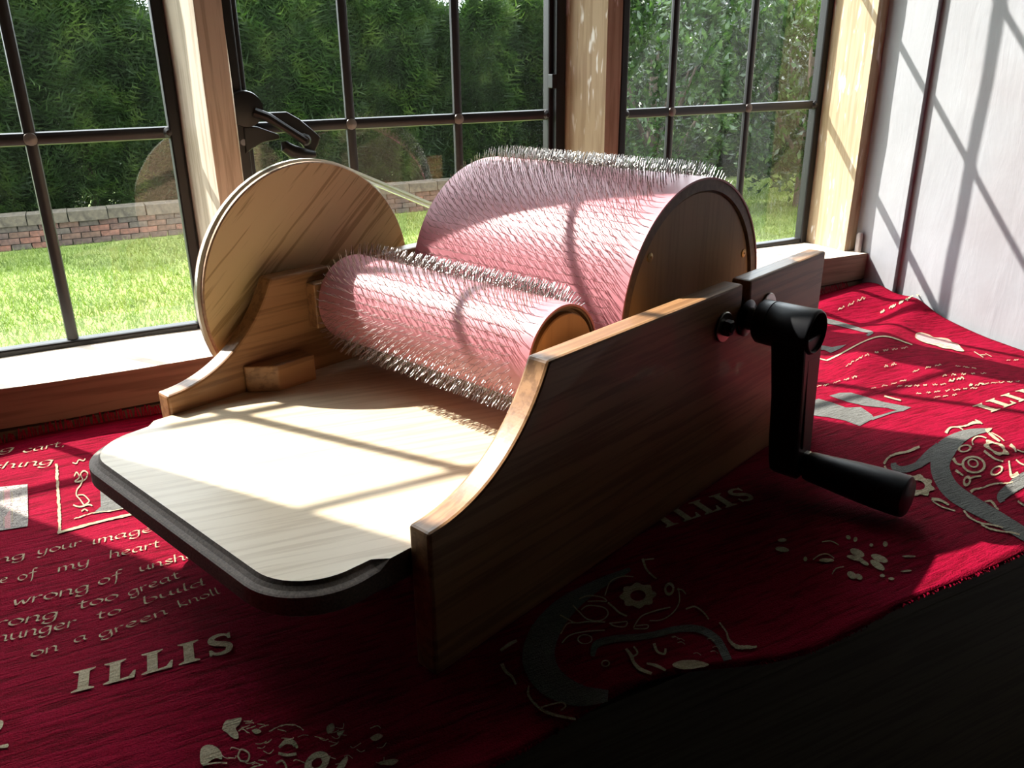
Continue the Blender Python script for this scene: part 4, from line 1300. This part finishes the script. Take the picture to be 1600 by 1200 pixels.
# low brick wall with coping, in front of the conifer hedge
def garden_wall():
    core = MB().box((-3.6, 11.02, ZG0), (6.9, 11.22, ZG0 + .30)).build('garden_wall', M['mortar'])
    org = ORG[core.name].copy()
    in_window(core)
    tag(core, 'low old brick garden wall at the foot of the conifer hedge', 'wall')
    def dup_mesh(name, size, mat, k):
        mb = MB(); x, y, z = size
        r = random.Random(k)
        mb.box((-x / 2, -y / 2, -z / 2), (x / 2, y / 2, z / 2))
        mb.v = [(p[0] + r.uniform(-.005, .005), p[1] + r.uniform(-.006, .006), p[2] + r.uniform(-.003, .003)) for p in mb.v]
        me = bpy.data.meshes.new(name); me.from_pydata(mb.v, [], mb.f); me.materials.append(mat); me.update()
        return me
    tones = [(.068, .035, .025), (.080, .044, .030), (.052, .032, .025), (.055, .042, .032), (.105, .044, .028)]
    bm_ = [dup_mesh('brick', (.213, .11, .064), plain('old_brick_%d' % k, tones[k], .85, nscale=18, noise_amt=.45), k) for k in range(5)]
    for c in range(4):
        x = -3.6 + (.11 if c % 2 else 0)
        while x < 6.75:
            o = bpy.data.objects.new('brick', random.choice(bm_)); COL.objects.link(o); o.parent = core
            o.location = Vector((x + .11, 11.035 + random.uniform(-.010, .008), ZG0 + .040 + .074 * c)) - org
            x += .226
    cm = [dup_mesh('coping_stone', (.44, .30, .125), M['coping'], 20 + k) for k in range(3)]
    x = -3.6
    while x < 6.6:
        o = bpy.data.objects.new('coping_stone', random.choice(cm)); COL.objects.link(o); o.parent = core
        o.location = Vector((x + .225, 11.10 + random.uniform(-.02, .02), ZG0 + .36)) - org
        x += .452
garden_wall()

def rot_basis(d):
    d = d / np.linalg.norm(d, axis=1, keepdims=True)
    up = np.tile([0., 0, 1.], (len(d), 1))
    a = np.cross(d, up); ln = np.linalg.norm(a, axis=1, keepdims=True); a = np.where(ln < 1e-3, [[1., 0, 0]], a / np.maximum(ln, 1e-6))
    b = np.cross(a, d)
    return d, a, b

def conifer_mesh(name, w, dp, h, count, seed):
    """a clipped conifer: flat feathery sprays standing out from its faces"""
    rg = np.random.default_rng(seed)
    u = rg.uniform(-1, 1, count); hz = rg.uniform(0, 1, count) ** .85
    depth = 1 - np.abs(rg.normal(0, .22, count)); ang = rg.uniform(0, 2 * np.pi, count)
    prof = (1 - .25 * hz ** 3)
    P = np.stack([np.cos(ang) * w * prof * depth, np.sin(ang) * dp * prof * depth, hz * h * (1 + .05 * np.sin(3 * ang + seed) + rg.normal(0, .02, count))], 1)
    D = np.stack([np.cos(ang) * .8 + rg.normal(0, .35, count), np.sin(ang) * .8 + rg.normal(0, .35, count), .55 + hz * .9 + rg.normal(0, .3, count)], 1)
    d, a, b = rot_basis(D)
    L = rg.uniform(.22, .56, count)[:, None]
    roll = rg.uniform(0, 2 * np.pi, count)[:, None]
    side = a * np.cos(roll) + b * np.sin(roll)
    nrm = np.cross(d, side)
    tri = []
    wd = .0115
    def leaf(p, q, wv):
        return np.stack([p - wv, p + wv, q], 1)
    for k, (t, ln) in enumerate([(.08, .42), (.26, .46), (.44, .40), (.62, .30), (.80, .20)]):
        for sg in (-1, 1):
            base = P + d * L * t
            drp = nrm * (rg.normal(0, .12, count)[:, None] * L)
            tip = base + (d * .75 + side * sg * .85) * L * ln + drp
            tri.append(leaf(base, tip, d * wd * 1.5))
    tri.append(leaf(P, P + d * L, side * wd))
    V = np.concatenate(tri, 0).reshape(-1, 3)
    return raw_mesh(name, V, np.arange(len(V)).reshape(-1, 3), M['conifer'])

def laurel_mesh(name, w, dp, h, count, seed):
    rg = np.random.default_rng(seed)
    # leaves cluster at the ends of shoots
    ns = count // 9
    ang = rg.uniform(0, 2 * np.pi, ns); cz = rg.uniform(-1, 1, ns); rad = rg.uniform(.55, 1.0, ns) ** .5
    rr = np.sqrt(1 - cz ** 2 * .85)
    lump = 1 + .16 * np.sin(5 * ang + 3 * cz + seed)
    C = np.stack([np.cos(ang) * rr * w * rad * lump, np.sin(ang) * rr * dp * rad * lump, h * (.55 + .45 * cz * rad * lump)], 1)
    out = np.stack([np.cos(ang), np.sin(ang), .5 + cz * .6], 1)
    P = np.repeat(C, 9, 0); O_ = np.repeat(out, 9, 0); n = len(P)
    D = O_ * .7 + rg.normal(0, .7, (n, 3)); d, a, b = rot_basis(D)
    roll = rg.uniform(-1, 1, n)[:, None]; side = a * np.cos(roll) + b * np.sin(roll); nrm = np.cross(d, side)
    L = rg.uniform(.09, .16, n)[:, None]; wd = L * .21
    P = P + rg.normal(0, .035, (n, 3))
    p0 = P; p1 = P + d * L * .5 + side * wd + nrm * L * .06; p2 = P + d * L - nrm * L * .10; p3 = P + d * L * .5 - side * wd + nrm * L * .06
    V = np.stack([p0, p1, p2, p3], 1).reshape(-1, 3)
    return raw_mesh(name, V, np.arange(len(V)).reshape(-1, 4), M['laurel'])

def trunk(h, r, seed, spread=.3, n=5, mat='bark'):
    rg = random.Random(seed); mb = MB()
    mb.tube([(0, 0, 0), (.02, .01, h * .3), (-.01, .02, h * .7)], [r, r * .85, r * .4], 7)
    for k in range(n):
        a = rg.uniform(0, 6.28); z0 = h * rg.uniform(.08, .4)
        mb.tube([(0, 0, z0), (math.cos(a) * spread * .5, math.sin(a) * spread * .5, z0 + h * .18), (math.cos(a) * spread, math.sin(a) * spread, z0 + h * .45)], [r * .5, r * .38, r * .15], 6)
    return mb

cm_ = [conifer_mesh('foliage', .86, .92, 2.92, 6500, 31), conifer_mesh('foliage', .84, .96, 3.06, 6500, 32), conifer_mesh('foliage', .88, .92, 2.80, 6500, 33)]
tm_ = trunk(2.7, .08, 5, .6)
spots = [(-5.5 + 1.48 * k, 12.80 + .10 * math.sin(2.1 * k)) for k in range(10)] + [(9.3, 12.4), (10.8, 12.3), (12.3, 12.2), (13.8, 12.1)]
CN = ['at the far left end of the hedge, beyond the left window', 'second from the left in the hedge', 'third from the left in the hedge', 'behind the far left lights of the left window', 'behind the middle of the left window', 'behind the right side of the left window', 'behind the oak mullion and casement latch', 'behind the left lights of the middle window', 'behind the centre of the middle window', 'behind the right light of the middle window', 'behind the mullion left of the laurel', 'behind the laurel, to its left', 'directly behind the laurel', 'at the far right end of the hedge']
for i, (s, m_) in enumerate(spots):
    r_ = empty('conifer_shrub', (s, m_, ZG0)); 
    f = bpy.data.objects.new('foliage', cm_[i % 3]); COL.objects.link(f); f.parent = r_; f.rotation_euler = (0, 0, i * 1.9)
    k = .97 + .06 * math.sin(i * 2.3); f.scale = (k, k, k * (1 + .03 * math.cos(i * 1.7)))
    tb = MB(); tb.v = list(tm_.v); tb.f = list(tm_.f); tb.mi = list(tm_.mi)
    if i == 0:
        tmesh = tb.build('trunk', M['bark'], None, origin=False); t_o = tmesh; me_t = tmesh.data
    else:
        t_o = bpy.data.objects.new('trunk', me_t); COL.objects.link(t_o)
    t_o.parent = r_; t_o.location = (0, 0, 0)
    in_window(r_)
    tag(r_, 'dark green conifer shrub ' + CN[i], 'shrub', 'conifers of the garden hedge')

lm_ = [laurel_mesh('foliage', 1.24, 1.20, 3.5, 13000, 41), laurel_mesh('foliage', 1.20, 1.24, 3.2, 12000, 42)]
lt = trunk(3.0, .09, 9, .8, 7)
LSP = [(7.6, 9.25, 0, 1.0, 'bright leafy laurel shrub behind the left lights of the right window'), (9.75, 8.4, 1, 1.0, 'bright leafy laurel shrub behind the middle lights of the right window'), (11.9, 8.0, 0, .95, 'leafy laurel shrub behind the right jamb post'), (14.1, 8.3, 1, .95, 'leafy laurel shrub hidden beyond the white wall end')]
for i, (s, m_, k, sc, lb) in enumerate(LSP):
    r_ = empty('laurel_shrub', (s, m_, ZG0))
    f = bpy.data.objects.new('foliage', lm_[k]); COL.objects.link(f); f.parent = r_; f.rotation_euler = (0, 0, i * 2.1); f.scale = (sc, sc, sc)
    if i == 0: t_o = lt.build('trunk', M['bark'], None, origin=False); me_l = t_o.data
    else: t_o = bpy.data.objects.new('trunk', me_l); COL.objects.link(t_o)
    t_o.parent = r_; t_o.location = (0, 0, 0)
    in_window(r_)
    tag(r_, lb, 'shrub', 'laurels on the right of the garden')
